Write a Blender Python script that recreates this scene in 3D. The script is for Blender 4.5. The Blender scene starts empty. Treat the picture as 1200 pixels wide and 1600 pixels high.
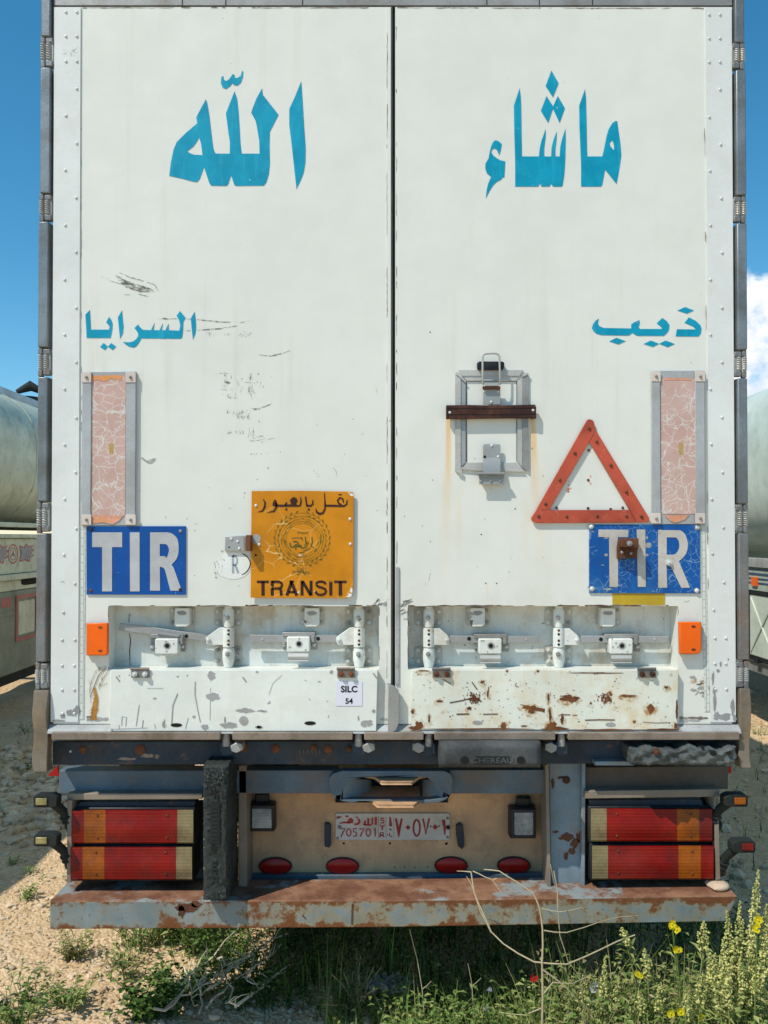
import bpy, bmesh, math, random
from mathutils import Vector, Matrix
from mathutils.geometry import tessellate_polygon
R = math.radians
rnd = random.Random(7)
S = bpy.context.scene
COL = S.collection

# ------------------------------------------------------------------ camera
F = 1295.0; PU, PV = 600.0, 820.0            # focal length and principal point, photo pixels (1200 x 1600)
PITCH = R(0.9); CX, CD, CH = -0.033, 3.02, 1.95
cam = bpy.data.cameras.new("camera"); camo = bpy.data.objects.new("camera", cam); COL.objects.link(camo)
camo.location = (CX, -CD, CH); camo.rotation_euler = (R(90) + PITCH, 0, 0)
cam.sensor_width = 36; cam.sensor_fit = 'AUTO'; cam.lens = 36 * F / 1600
cam.shift_y = (PV - 800) / 1600.0; cam.clip_start = 0.05; cam.clip_end = 3000
S.camera = camo
# ------------------------------------------------------------------ light
SUN = Vector((1.2, 1.0, -2.1)).normalized()      # direction the light travels
EL = math.asin(-SUN.z); AZ = math.atan2(-SUN.x, -SUN.y)
sl = bpy.data.lights.new("sun", 'SUN'); so = bpy.data.objects.new("sun", sl); COL.objects.link(so)
sl.energy = 3.4; sl.angle = R(0.5); sl.color = (1.0, 0.945, 0.835)
so.rotation_euler = SUN.to_track_quat('-Z', 'Y').to_euler(); so.location = (-12, -10, 20)
S.view_settings.view_transform = 'Standard'; S.view_settings.look = 'None'
S.view_settings.gamma = 1.0; S.view_settings.exposure = 0.25; S.view_settings.use_curve_mapping = False
S.cycles.max_bounces = 6; S.cycles.diffuse_bounces = 3; S.cycles.glossy_bounces = 3; S.cycles.transparent_max_bounces = 8


# ------------------------------------------------------------------ node helper
class N:
    def __init__(s, tree):
        s.t = tree; s.l = tree.links
        s.vec = None
    def node(s, typ, **kw):
        n = s.t.nodes.new(typ)
        for k, v in kw.items(): setattr(n, k, v)
        return n
    def put(s, sock, v):
        if isinstance(v, bpy.types.NodeSocket): s.l.new(v, sock)
        elif v is not None:
            if isinstance(v, (tuple, list)) and len(v) == 3 and sock.type == 'RGBA': v = (*v, 1)
            sock.default_value = v
    def m(s, op, a, b=None, c=None, clamp=False):
        n = s.node('ShaderNodeMath', operation=op, use_clamp=clamp)
        s.put(n.inputs[0], a)
        if b is not None: s.put(n.inputs[1], b)
        if c is not None: s.put(n.inputs[2], c)
        return n.outputs[0]
    def mul(s, a, b): return s.m('MULTIPLY', a, b)
    def add(s, a, b): return s.m('ADD', a, b)
    def sub(s, a, b): return s.m('SUBTRACT', a, b)
    def mx(s, a, b): return s.m('MAXIMUM', a, b)
    def inv(s, a): return s.m('SUBTRACT', 1.0, a)
    def ss(s, x, a, b):
        if a > b: return s.inv(s.ss(x, b, a))
        n = s.node('ShaderNodeMapRange', interpolation_type='SMOOTHSTEP')
        s.put(n.inputs[0], x); n.inputs[1].default_value = a; n.inputs[2].default_value = b
        return n.outputs[0]
    def mix(s, f, a, b):
        n = s.node('ShaderNodeMix', data_type='RGBA')
        s.put(n.inputs[0], f); s.put(n.inputs[6], a); s.put(n.inputs[7], b)
        return n.outputs[2]
    def obj(s):
        if s.vec is None: s.vec = s.node('ShaderNodeTexCoord').outputs['Object']
        return s.vec
    def sc(s, v, k):
        n = s.node('ShaderNodeVectorMath', operation='MULTIPLY'); s.put(n.inputs[0], v); n.inputs[1].default_value = k
        return n.outputs[0]
    def off(s, v, k):
        n = s.node('ShaderNodeVectorMath', operation='ADD'); s.put(n.inputs[0], v); n.inputs[1].default_value = k
        return n.outputs[0]
    def noise(s, scale, detail=4, rough=0.55, vec=None, dist=0.0):
        n = s.node('ShaderNodeTexNoise'); s.put(n.inputs['Vector'], vec if vec is not None else s.obj())
        n.inputs['Scale'].default_value = scale; n.inputs['Detail'].default_value = detail
        n.inputs['Roughness'].default_value = rough; n.inputs['Distortion'].default_value = dist
        return n.outputs[0]
    def voro(s, scale, feature='F1', vec=None, out='Distance'):
        n = s.node('ShaderNodeTexVoronoi', feature=feature); s.put(n.inputs['Vector'], vec if vec is not None else s.obj())
        n.inputs['Scale'].default_value = scale
        return n.outputs[out]
    def xyz(s, v=None):
        n = s.node('ShaderNodeSeparateXYZ'); s.put(n.inputs[0], v if v is not None else s.obj())
        return n.outputs
    def bump(s, h, strength=0.3, dist=0.01):
        n = s.node('ShaderNodeBump'); n.inputs['Strength'].default_value = strength; n.inputs['Distance'].default_value = dist
        s.put(n.inputs['Height'], h)
        return n.outputs[0]


# ------------------------------------------------------------------ world
W = bpy.data.worlds.new("World"); S.world = W; W.use_nodes = True
w = N(W.node_tree); wt = W.node_tree
bg = wt.nodes['Background']; bg.inputs['Strength'].default_value = 0.13
sky = w.node('ShaderNodeTexSky', sky_type='NISHITA'); sky.sun_disc = False
sky.sun_elevation = EL; sky.sun_rotation = AZ; sky.air_density = 1.0; sky.dust_density = 0.25; sky.ozone_density = 3.0; sky.altitude = 600
dirv = w.node('ShaderNodeTexCoord').outputs['Generated']
cn = w.noise(9.0, 9, 0.58, w.sc(dirv, (1, 1, 1.25)))
cn2 = w.noise(34.0, 5, 0.6, dirv)
sx, sy, sz = w.xyz(dirv)
zone = w.mul(w.mul(w.ss(sx, 0.22, 0.38), w.mul(w.ss(sz, -0.05, 0.08), w.ss(sz, 0.305, 0.25))), w.ss(sy, 0.2, 0.5))
cm = w.ss(w.add(w.add(cn, w.mul(cn2, 0.12)), w.mul(zone, 0.23)), 0.58, 0.72)
cm = w.mul(cm, w.ss(zone, 0.0, 0.25))
shade = w.ss(cn2, 0.25, 0.7)
hs = w.node('ShaderNodeHueSaturation'); hs.inputs['Hue'].default_value = 0.4815; hs.inputs['Saturation'].default_value = 1.3; hs.inputs['Value'].default_value = 1.0
wt.links.new(sky.outputs[0], hs.inputs['Color'])
cloudcol = w.mix(shade, (5.0, 5.5, 6.2), (7.6, 7.6, 7.5))
wt.links.new(w.mix(cm, hs.outputs[0], cloudcol), bg.inputs['Color'])


# ------------------------------------------------------------------ materials
MATS = {}
def new_mat(name):
    m = bpy.data.materials.new(name); m.use_nodes = True; MATS[name] = m
    n = N(m.node_tree); n.b = m.node_tree.nodes['Principled BSDF']; n.mat = m
    return n
def fin(n, col=None, rough=None, metal=None, norm=None, alpha=None, spec=0.28):
    b = n.b
    if col is not None: n.put(b.inputs['Base Color'], col)
    if rough is not None: n.put(b.inputs['Roughness'], rough)
    if metal is not None: n.put(b.inputs['Metallic'], metal)
    if norm is not None: n.put(b.inputs['Normal'], norm)
    if alpha is not None: n.put(b.inputs['Alpha'], alpha)
    if spec is not None: b.inputs['Specular IOR Level'].default_value = spec
    return n.mat
RUST_D = (0.085, 0.026, 0.010); RUST_L = (0.26, 0.085, 0.022)

def paint(name, col, rough=0.45, var=0.10, dirt=None, dirt_amt=0.5, rust=0.0, rust_scale=14, chip=None, chip_amt=0.0,
          bump=0.15, metal=0.0, streak=0.0, fine=160):
    n = new_mat(name)
    a = n.noise(3.1, 6, 0.6); b = n.noise(fine, 3, 0.6)
    dark = tuple(c * (1 - 2.2 * var) for c in col); lite = tuple(min(1, c * (1 + 1.2 * var)) for c in col)
    c = n.mix(n.ss(n.add(n.mul(a, 0.75), n.mul(b, 0.25)), 0.36, 0.64), dark, lite)
    if streak:
        st = n.noise(26, 5, 0.6, n.sc(n.obj(), (1, 1, 0.06)))
        c = n.mix(n.mul(n.ss(st, 0.52, 0.75), streak), c, dirt or tuple(x * 0.5 for x in col))
    if dirt:
        d = n.noise(8.0, 8, 0.68)
        c = n.mix(n.mul(n.ss(d, 0.46, 0.70), dirt_amt), c, dirt)
    ro = rough
    h = n.add(n.mul(b, 0.3), n.mul(n.noise(40, 4), 0.7))
    if chip_amt:
        k = n.noise(22, 7, 0.6, n.off(n.obj(), (3.1, 1.7, 9.2)))
        km = n.ss(k, 0.74 - 0.2 * chip_amt, 0.755 - 0.2 * chip_amt)
        c = n.mix(km, c, chip); h = n.sub(h, n.mul(km, 0.5))
    if rust:
        k = n.noise(rust_scale, 9, 0.66, n.off(n.obj(), (7.3, 2.2, 4.1)))
        t = 0.78 - 0.36 * rust
        halo = n.ss(k, t - 0.10, t); core = n.ss(k, t - 0.015, t + 0.03)
        rc = n.mix(n.noise(90, 4), RUST_D, RUST_L)
        c = n.mix(n.mul(halo, 0.35), c, (0.36, 0.17, 0.05)); c = n.mix(core, c, rc)
        ro = n.add(n.mul(core, 0.4), rough); h = n.add(h, n.mul(core, n.noise(120, 3)))
    return fin(n, c, ro, metal, n.bump(h, bump, 0.004))

# the white door skin: faint streaks, dents, yellow runs below the wooden bar ends
def gauss_run(n, x, z, x0, z0, width, length, spread=0.0, slant=0.0, soft=.006):
    dz = n.sub(z0, z)
    dx = n.m('ABSOLUTE', n.sub(n.sub(x, x0), n.mul(dz, slant)))
    wv = n.add(width, n.mul(dz, spread))
    a = n.ss(n.m('DIVIDE', dx, wv), 1.0, 0.0)
    return n.mul(n.mul(a, n.ss(dz, -0.002, soft)), n.ss(dz, length, 0.0))

def PXm(u, v, y=0.0):
    xr = (u - PU) / F; zr = (PV - v) / F
    dy = math.cos(PITCH) - zr * math.sin(PITCH); dz = math.sin(PITCH) + zr * math.cos(PITCH)
    t = (y + CD) / dy
    return (CX + xr * t, CH + dz * t)

n = new_mat('door_paint')
X, Y, Z = n.xyz()
big = n.noise(1.4, 4, 0.5); med = n.noise(7, 6, 0.62); fine = n.noise(220, 2, 0.5)
col = n.mix(n.ss(n.add(n.mul(big, .5), n.mul(med, .5)), 0.36, 0.66), (0.705, 0.72, 0.66), (0.765, 0.765, 0.705))
st = n.noise(15, 6, 0.62, n.sc(n.obj(), (1, 1, 0.045)))
col = n.mix(n.mul(n.mul(n.ss(st, 0.52, 0.76), n.ss(n.noise(.9, 3, .5, n.off(n.obj(), (4, 0, 9))), .42, .62)), 0.55), col, (0.60, 0.58, 0.47))
low = n.mul(n.ss(Z, 2.1, 1.25), n.ss(n.noise(5, 8, 0.7), 0.44, 0.72))
col = n.mix(n.mul(low, 0.55), col, (0.55, 0.48, 0.36))
for (u, v, wd, ln, sp, sl_, k) in [(701, 648, .014, .40, .035, -.01, 1.0), (832, 648, .015, .40, .05, .04, 1.0), (700, 700, .03, .62, .03, -.02, .28),
                                   (840, 700, .04, .62, .02, .03, .28), (716, 745, .025, .5, .0, .0, .22), (822, 745, .025, .5, .0, .0, .22),
                                   (1000, 815, .03, .22, .02, 0, .2), (875, 818, .04, .25, .02, 0, .18), (762, 912, .004, .09, .02, 0, .5)]:
    x0, z0 = PXm(u, v)
    g = n.mul(gauss_run(n, X, Z, x0, z0, wd, ln, sp, sl_, .006 if k > .4 else .16), n.ss(n.noise(30, 4, .6, n.sc(n.obj(), (1, 1, .1))), 0.2, 0.6))
    col = n.mix(n.mul(g, k), col, (0.78, 0.46, 0.13))
sp = n.mul(n.ss(n.noise(60, 3, .5, n.off(n.obj(), (5, 5, 5))), 0.735, 0.76), 0.6)
col = n.mix(sp, col, (0.35, 0.30, 0.22))
h = n.add(n.mul(n.noise(2.3, 3, .5), 1.0), n.add(n.mul(n.noise(9, 3, .5), 0.12), n.mul(fine, 0.004)))
fin(n, col, n.add(0.33, n.mul(med, 0.22)), 0.0, n.bump(h, 0.28, 0.02))

paint('white_paint', (0.74, 0.76, 0.71), 0.42, 0.05, dirt=(0.5, 0.43, 0.32), dirt_amt=0.55, chip=(0.17, 0.145, 0.115), chip_amt=0.52, bump=0.3)
paint('plate_paint', (0.56, 0.55, 0.49), 0.5, 0.08, dirt=(0.34, 0.26, 0.17), dirt_amt=0.7, chip=(0.2, 0.13, 0.08), chip_amt=0.4, bump=0.3)
paint('tan_steel', (0.20, 0.165, 0.125), 0.55, 0.14, dirt=(0.30, 0.20, 0.11), dirt_amt=0.7, rust=0.18, bump=0.35, streak=0.5)
paint('rubber_worn', (0.027, 0.033, 0.030), 0.85, 0.3, dirt=(0.055, 0.06, 0.052), dirt_amt=0.6, bump=0.9, fine=90)
paint('strip_paint', (0.72, 0.745, 0.72), 0.42, 0.03, dirt=(0.6, 0.57, 0.5), dirt_amt=0.25, bump=0.1)
paint('recess_paint', (0.68, 0.71, 0.67), 0.5, 0.05, dirt=(0.44, 0.34, 0.22), dirt_amt=0.75, chip=(0.24, 0.15, 0.09), chip_amt=0.26, bump=0.2, streak=0.45)
paint('flap_chipped', (0.76, 0.79, 0.74), 0.4, 0.04, dirt=(0.6, 0.55, 0.44), dirt_amt=0.25, chip=(0.33, 0.33, 0.32), chip_amt=0.30, bump=0.15, streak=0.12)
paint('flap_rusty', (0.73, 0.75, 0.66), 0.42, 0.05, dirt=(0.66, 0.46, 0.22), dirt_amt=0.62, rust=0.19, rust_scale=22, bump=0.25, streak=0.25)
paint('galvanised', (0.23, 0.255, 0.27), 0.42, 0.16, dirt=(0.16, 0.135, 0.11), dirt_amt=0.65, metal=0.45, bump=0.2, streak=0.5)
paint('galvanised_rusty', (0.23, 0.24, 0.245), 0.5, 0.16, dirt=(0.20, 0.12, 0.065), dirt_amt=0.8, metal=0.3, rust=0.3, bump=0.3, streak=0.5)
paint('stainless', (0.37, 0.38, 0.385), 0.33, 0.08, dirt=(0.29, 0.26, 0.21), dirt_amt=0.4, metal=0.2, bump=0.1)
paint('bright_metal', (0.52, 0.51, 0.48), 0.36, 0.08, dirt=(0.36, 0.32, 0.26), dirt_amt=0.5, metal=0.15, bump=0.15)
paint('dull_aluminium', (0.34, 0.34, 0.33), 0.5, 0.10, dirt=(0.2, 0.16, 0.12), dirt_amt=0.6, metal=0.3, bump=0.2, streak=0.3)
paint('sill_brown', (0.25, 0.20, 0.16), 0.6, 0.14, dirt=(0.13, 0.095, 0.065), dirt_amt=0.8, bump=0.3)
paint('sill_grey', (0.42, 0.43, 0.42), 0.5, 0.12, dirt=(0.22, 0.18, 0.14), dirt_amt=0.7, bump=0.3)
paint('chassis_navy', (0.028, 0.045, 0.068), 0.55, 0.2, dirt=(0.075, 0.06, 0.045), dirt_amt=0.5, rust=0.22, rust_scale=10, bump=0.3)
paint('chassis_blue', (0.105, 0.15, 0.19), 0.5, 0.16, dirt=(0.16, 0.12, 0.085), dirt_amt=0.65, rust=0.20, rust_scale=7, bump=0.3)
paint('post_blue', (0.21, 0.275, 0.32), 0.5, 0.12, dirt=(0.20, 0.15, 0.10), dirt_amt=0.5, rust=0.34, rust_scale=6, bump=0.3)
paint('beam_brown', (0.095, 0.08, 0.068), 0.6, 0.18, dirt=(0.09, 0.055, 0.03), dirt_amt=0.7, rust=0.2, bump=0.3)
paint('primer', (0.60, 0.36, 0.20), 0.72, 0.10, dirt=(0.20, 0.14, 0.095), dirt_amt=0.5, bump=0.2, streak=0.25)
paint('lamp_frame', (0.25, 0.205, 0.16), 0.55, 0.10, dirt=(0.2, 0.14, 0.09), dirt_amt=0.7, rust=0.12, bump=0.25)
paint('rubber_black', (0.017, 0.020, 0.019), 0.75, 0.2, dirt=(0.038, 0.038, 0.033), dirt_amt=0.4, bump=0.4)
paint('black_plastic', (0.018, 0.02, 0.024), 0.38, 0.2, dirt=(0.06, 0.055, 0.05), dirt_amt=0.5, bump=0.15)
paint('rust_brown', (0.115, 0.045, 0.024), 0.75, 0.3, dirt=(0.24, 0.085, 0.028), dirt_amt=0.7, bump=0.6)
paint('rust_orange', (0.17, 0.060, 0.022), 0.8, 0.3, dirt=(0.30, 0.12, 0.035), dirt_amt=0.7, bump=0.6)
nh = new_mat('rust_halo'); fin(nh, (0.55, 0.29, 0.085), .6, alpha=nh.mul(nh.ss(nh.noise(38, 6, .65), .42, .66), .55))
paint('rust_run', (0.58, 0.27, 0.055), 0.7, 0.25, dirt=(0.68, 0.47, 0.24), dirt_amt=0.8, bump=0.3)
paint('wood_brown', (0.085, 0.030, 0.018), 0.5, 0.3, dirt=(0.15, 0.06, 0.03), dirt_amt=0.5, bump=0.4)
paint('dark_hole', (0.012, 0.011, 0.010), 0.8, 0.1)
paint('paper_label', (0.74, 0.74, 0.84), 0.5, 0.02, bump=0.05)
paint('black_print', (0.016, 0.016, 0.02), 0.5, 0.1)
paint('brown_print', (0.052, 0.018, 0.010), 0.55, 0.2, chip=(0.60, 0.25, 0.02), chip_amt=0.55)
paint('olive_print', (0.20, 0.155, 0.015), 0.55, 0.2)
paint('green_print', (0.075, 0.105, 0.02), 0.55, 0.2)
paint('red_print', (0.34, 0.035, 0.035), 0.6, 0.2, chip=(0.44, 0.38, 0.32), chip_amt=0.3)
paint('plate_white', (0.54, 0.51, 0.46), 0.5, 0.08, dirt=(0.32, 0.26, 0.19), dirt_amt=0.6, bump=0.15)
paint('yellow_paint', (0.50, 0.34, 0.025), 0.5, 0.10, dirt=(0.36, 0.24, 0.05), dirt_amt=0.5)
paint('grey_print', (0.36, 0.42, 0.47), 0.5, 0.12)
paint('sticker_white', (0.79, 0.80, 0.76), 0.4, 0.03)
paint('bare_metal_patch', (0.36, 0.36, 0.36), 0.45, 0.12, dirt=(0.25, 0.22, 0.18), dirt_amt=0.5)
paint('rivet_metal', (0.66, 0.68, 0.66), 0.38, 0.06, dirt=(0.42, 0.38, 0.32), dirt_amt=0.4, metal=0.1)
paint('orange_plastic', (0.92, 0.135, 0.004), 0.33, 0.04, dirt=(0.7, 0.12, 0.02), dirt_amt=0.3)
paint('red_reflector', (0.42, 0.012, 0.010), 0.25, 0.15)
paint('cream_cap', (0.70, 0.60, 0.54), 0.5, 0.05, dirt=(0.5, 0.4, 0.33), dirt_amt=0.4)
paint('peach_foil', (0.75, 0.36, 0.24), 0.5, 0.15, dirt=(0.75, 0.30, 0.03), dirt_amt=0.8)
paint('panel_rail', (0.44, 0.45, 0.455), 0.4, 0.08, dirt=(0.32, 0.31, 0.29), dirt_amt=0.5, metal=0.15, streak=0.4)
paint('stone_pale', (0.55, 0.42, 0.30), 0.85, 0.12, bump=0.5)
paint('rubber_dusty', (0.065, 0.070, 0.072), 0.75, 0.2, dirt=(0.11, 0.11, 0.105), dirt_amt=0.6, bump=0.5)
paint('torn_rubber', (0.075, 0.088, 0.086), 0.85, 0.25, dirt=(0.135, 0.145, 0.135), dirt_amt=0.8, bump=0.6, fine=90)
paint('tyre_rubber', (0.02, 0.02, 0.02), 0.8, 0.2, dirt=(0.12, 0.10, 0.07), dirt_amt=0.5)

# teal lettering with tiny flecks where the white shows through
n = new_mat('teal_paint')
fl = n.mul(n.ss(n.noise(300, 3, .6), 0.63, 0.70), n.ss(n.noise(7, 6, .65), 0.50, 0.68))
c = n.mix(n.ss(n.noise(12, 5), .35, .65), (0.001, 0.265, 0.42), (0.004, 0.325, 0.495))
c = n.mix(n.ss(n.noise(45, 4, .6, n.sc(n.obj(), (1, 1, .12))), .5, .8), c, (0.03, 0.40, 0.55))
c = n.mix(n.mul(fl, 0.75), c, (0.6, 0.72, 0.72))
ch = n.ss(n.noise(38, 5, .55, n.off(n.obj(), (1.3, 2.7, .4))), 0.735, 0.75)
fin(n, n.mix(ch, c, (0.74, 0.765, 0.705)), 0.42)

def crackle(n, scale, wd, dens=0.5, seed=0.0):
    v = n.off(n.obj(), (seed, 0, seed))
    wv = n.node('ShaderNodeTexNoise'); wv.inputs['Scale'].default_value = scale * 1.3; wv.inputs['Detail'].default_value = 3
    n.put(wv.inputs['Vector'], v)
    d = n.node('ShaderNodeVectorMath', operation='MULTIPLY_ADD')
    n.put(d.inputs[0], wv.outputs['Color']); d.inputs[1].default_value = (0.75 / scale,) * 3; n.put(d.inputs[2], v)
    e = n.voro(scale, 'DISTANCE_TO_EDGE', n.sc(d.outputs[0], (1, 0.02, 1)))
    return n.mul(n.ss(e, wd, wd * 0.35), n.ss(n.noise(scale * 0.35, 3, .5, v), 0.62 - 0.3 * dens, 0.66 - 0.3 * dens))

def enamel(name, col, line, scale, wd, dens, fade=None, rough=0.35, seed=0.0):
    n = new_mat(name)
    c = n.mix(n.ss(n.noise(6, 6, .6), .35, .65), tuple(x * .88 for x in col), tuple(x * 1.1 for x in col))
    if fade: c = n.mix(n.mul(n.ss(n.noise(4.5, 4, .6, n.off(n.obj(), (seed, 1, 2))), .44, .68), .55), c, fade)
    c = n.mix(crackle(n, scale, wd, dens, seed), c, line)
    fl = n.ss(n.noise(150, 3, .6), 0.70, 0.73)
    c = n.mix(n.mul(fl, .7), c, line)
    return fin(n, c, rough, 0, n.bump(n.noise(60, 4), .12, .003))
enamel('sign_blue', (0.002, 0.075, 0.32), (0.30, 0.42, 0.55), 24, .012, .06)
enamel('sign_blue_faded', (0.002, 0.085, 0.33), (0.24, 0.38, 0.52), 42, .022, .50, fade=(0.05, 0.22, 0.45), seed=2.0)
enamel('sign_silver', (0.47, 0.47, 0.48), (0.30, 0.32, 0.36), 40, .015, .2)
enamel('sign_silver_dirty', (0.52, 0.49, 0.45), (0.40, 0.34, 0.26), 40, .03, .4, fade=(0.50, 0.38, 0.24), seed=2.0)
enamel('sign_orange', (0.60, 0.225, 0.004), (0.76, 0.52, 0.20), 13, .011, .44, seed=4.0)
enamel('triangle_red', (0.50, 0.088, 0.046), (0.62, 0.22, 0.15), 60, .02, .1, fade=(0.22, 0.035, 0.025), seed=3.0, rough=0.42)
# pink reflective sheet with pale crackle
n = new_mat('pink_sheet')
c = n.mix(n.ss(n.noise(9, 5), .35, .65), (0.52, 0.325, 0.275), (0.59, 0.38, 0.33))
gx = n.m('FRACT', n.mul(n.xyz()[0], 260)); gz = n.m('FRACT', n.mul(n.xyz()[2], 260))
c = n.mix(n.mul(n.mx(n.ss(gx, .75, .9), n.ss(gz, .75, .9)), .25), c, (0.68, 0.5, 0.45))
fd = n.ss(n.noise(5, 6, .7, n.off(n.obj(), (8, 2, 5))), .42, .66); c = n.mix(n.mul(fd, .45), c, (0.55, 0.44, 0.39))
cr = n.mx(crackle(n, 15, .022, .75, 1.0), n.mx(crackle(n, 27, .03, .55, 6.0), crackle(n, 48, .05, .2, 3.0)))
fin(n, n.mix(n.mul(cr, .85), c, (0.68, 0.66, 0.62)), 0.4)

# conspicuity strip: pale tape with an offset brick emboss
n = new_mat('embossed_tape')
br = n.node('ShaderNodeTexBrick'); sw = n.node('ShaderNodeCombineXYZ'); XX, YY, ZZ = n.xyz()
n.l.new(ZZ, sw.inputs[0]); n.l.new(XX, sw.inputs[1]); n.l.new(sw.outputs[0], br.inputs['Vector'])
br.inputs['Scale'].default_value = 1; br.inputs['Brick Width'].default_value = .03; br.inputs['Row Height'].default_value = .0125; br.inputs['Mortar Size'].default_value = .0018
br.inputs['Color1'].default_value = (.66, .70, .67, 1); br.inputs['Color2'].default_value = (.60, .64, .60, 1); br.inputs['Mortar'].default_value = (.42, .45, .40, 1)
fin(n, br.outputs[0], .4, 0, n.bump(br.outputs['Fac'], -.4, .004))

def ribbed(name, c1, c2):
    n = new_mat(name)
    zz = n.xyz()[2]
    g = n.m('SINE', n.mul(zz, 520)); gx = n.m('SINE', n.mul(n.xyz()[0], 700))
    c = n.mix(n.ss(n.noise(7, 5, .6), .35, .65), c1, c2)
    c = n.mix(n.mul(n.ss(n.noise(9, 8, .72), .40, .66), .75), c, tuple(x * .42 + .010 for x in c1))
    c = n.mix(n.mul(n.ss(g, .2, .95), .12), c, tuple(x * .5 for x in c1))
    du = n.ss(n.noise(4.0, 6, .65, n.off(n.obj(), (6, 1, 3))), .45, .68)
    c = n.mix(n.mul(du, .05), c, (0.30, 0.22, 0.15))
    fin(n, c, n.add(.25, n.mul(du, .3)), 0, n.bump(g, .13, .002), spec=.22)
ribbed('lens_red', (0.19, 0.004, 0.004), (0.27, 0.009, 0.005))
ribbed('lens_amber', (0.30, 0.070, 0.004), (0.37, 0.095, 0.006))
ribbed('lens_clear', (0.20, 0.155, 0.075), (0.26, 0.205, 0.11))
ribbed('lens_glass', (0.24, 0.25, 0.25), (0.52, 0.51, 0.46))
ribbed('lens_yellow', (0.34, 0.29, 0.11), (0.42, 0.36, 0.16))

# bumper front: blue-grey paint eaten by rust from both long edges
BZ0, BZ1 = PXm(600, 1450)[1], PXm(600, 1406)[1]
n = new_mat('bumper_front'); X, Y, Z = n.xyz()
c = n.mix(n.ss(n.noise(5, 6, .6), .35, .65), (0.15, 0.195, 0.21), (0.23, 0.27, 0.275))
edge = n.mx(n.ss(Z, BZ0 + .030, BZ0 - .005), n.ss(Z, BZ1 - .030, BZ1 + .006))
right = n.ss(X, -.62, -.30)
k = n.add(n.noise(13, 10, .72), n.mul(edge, .15)); k = n.add(k, n.mul(right, .045)); k = n.add(k, n.mul(n.ss(n.noise(2.2, 3, .5), .42, .62), .06))
st = n.noise(30, 6, .65, n.sc(n.obj(), (1, 1, .15)))
c = n.mix(n.mul(n.ss(k, .46, .62), n.add(.35, n.mul(right, .4))), c, (0.29, 0.235, 0.125))
c = n.mix(n.mul(n.ss(st, .5, .7), .35), c, (0.20, 0.15, 0.09))
spk = n.ss(n.noise(75, 4, .6, n.off(n.obj(), (4, 1, 2))), .655, .68)
core = n.mx(n.ss(k, .575, .675), n.mul(spk, .75))
c = n.mix(core, c, n.mix(n.noise(70, 5, .6), RUST_D, (0.24, 0.095, 0.032)))
fin(n, c, n.add(.5, n.mul(core, .35)), 0, n.bump(n.add(n.mul(core, n.noise(90, 4)), n.mul(n.noise(30, 3), .3)), .35, .006))
n = new_mat('bumper_top')
c = n.mix(n.ss(n.noise(8, 7, .65), .35, .65), (0.15, 0.062, 0.036), (0.30, 0.155, 0.09))
c = n.mix(n.ss(n.noise(5, 5, .6, n.off(n.obj(), (2, 8, 1))), .55, .62), c, (0.25, 0.28, 0.28))
c = n.mix(n.mul(n.ss(n.noise(26, 8, .7), .5, .68), .6), c, (0.075, 0.035, 0.022))
fin(n, c, .8, 0, n.bump(n.noise(80, 4), .4, .004))


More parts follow.
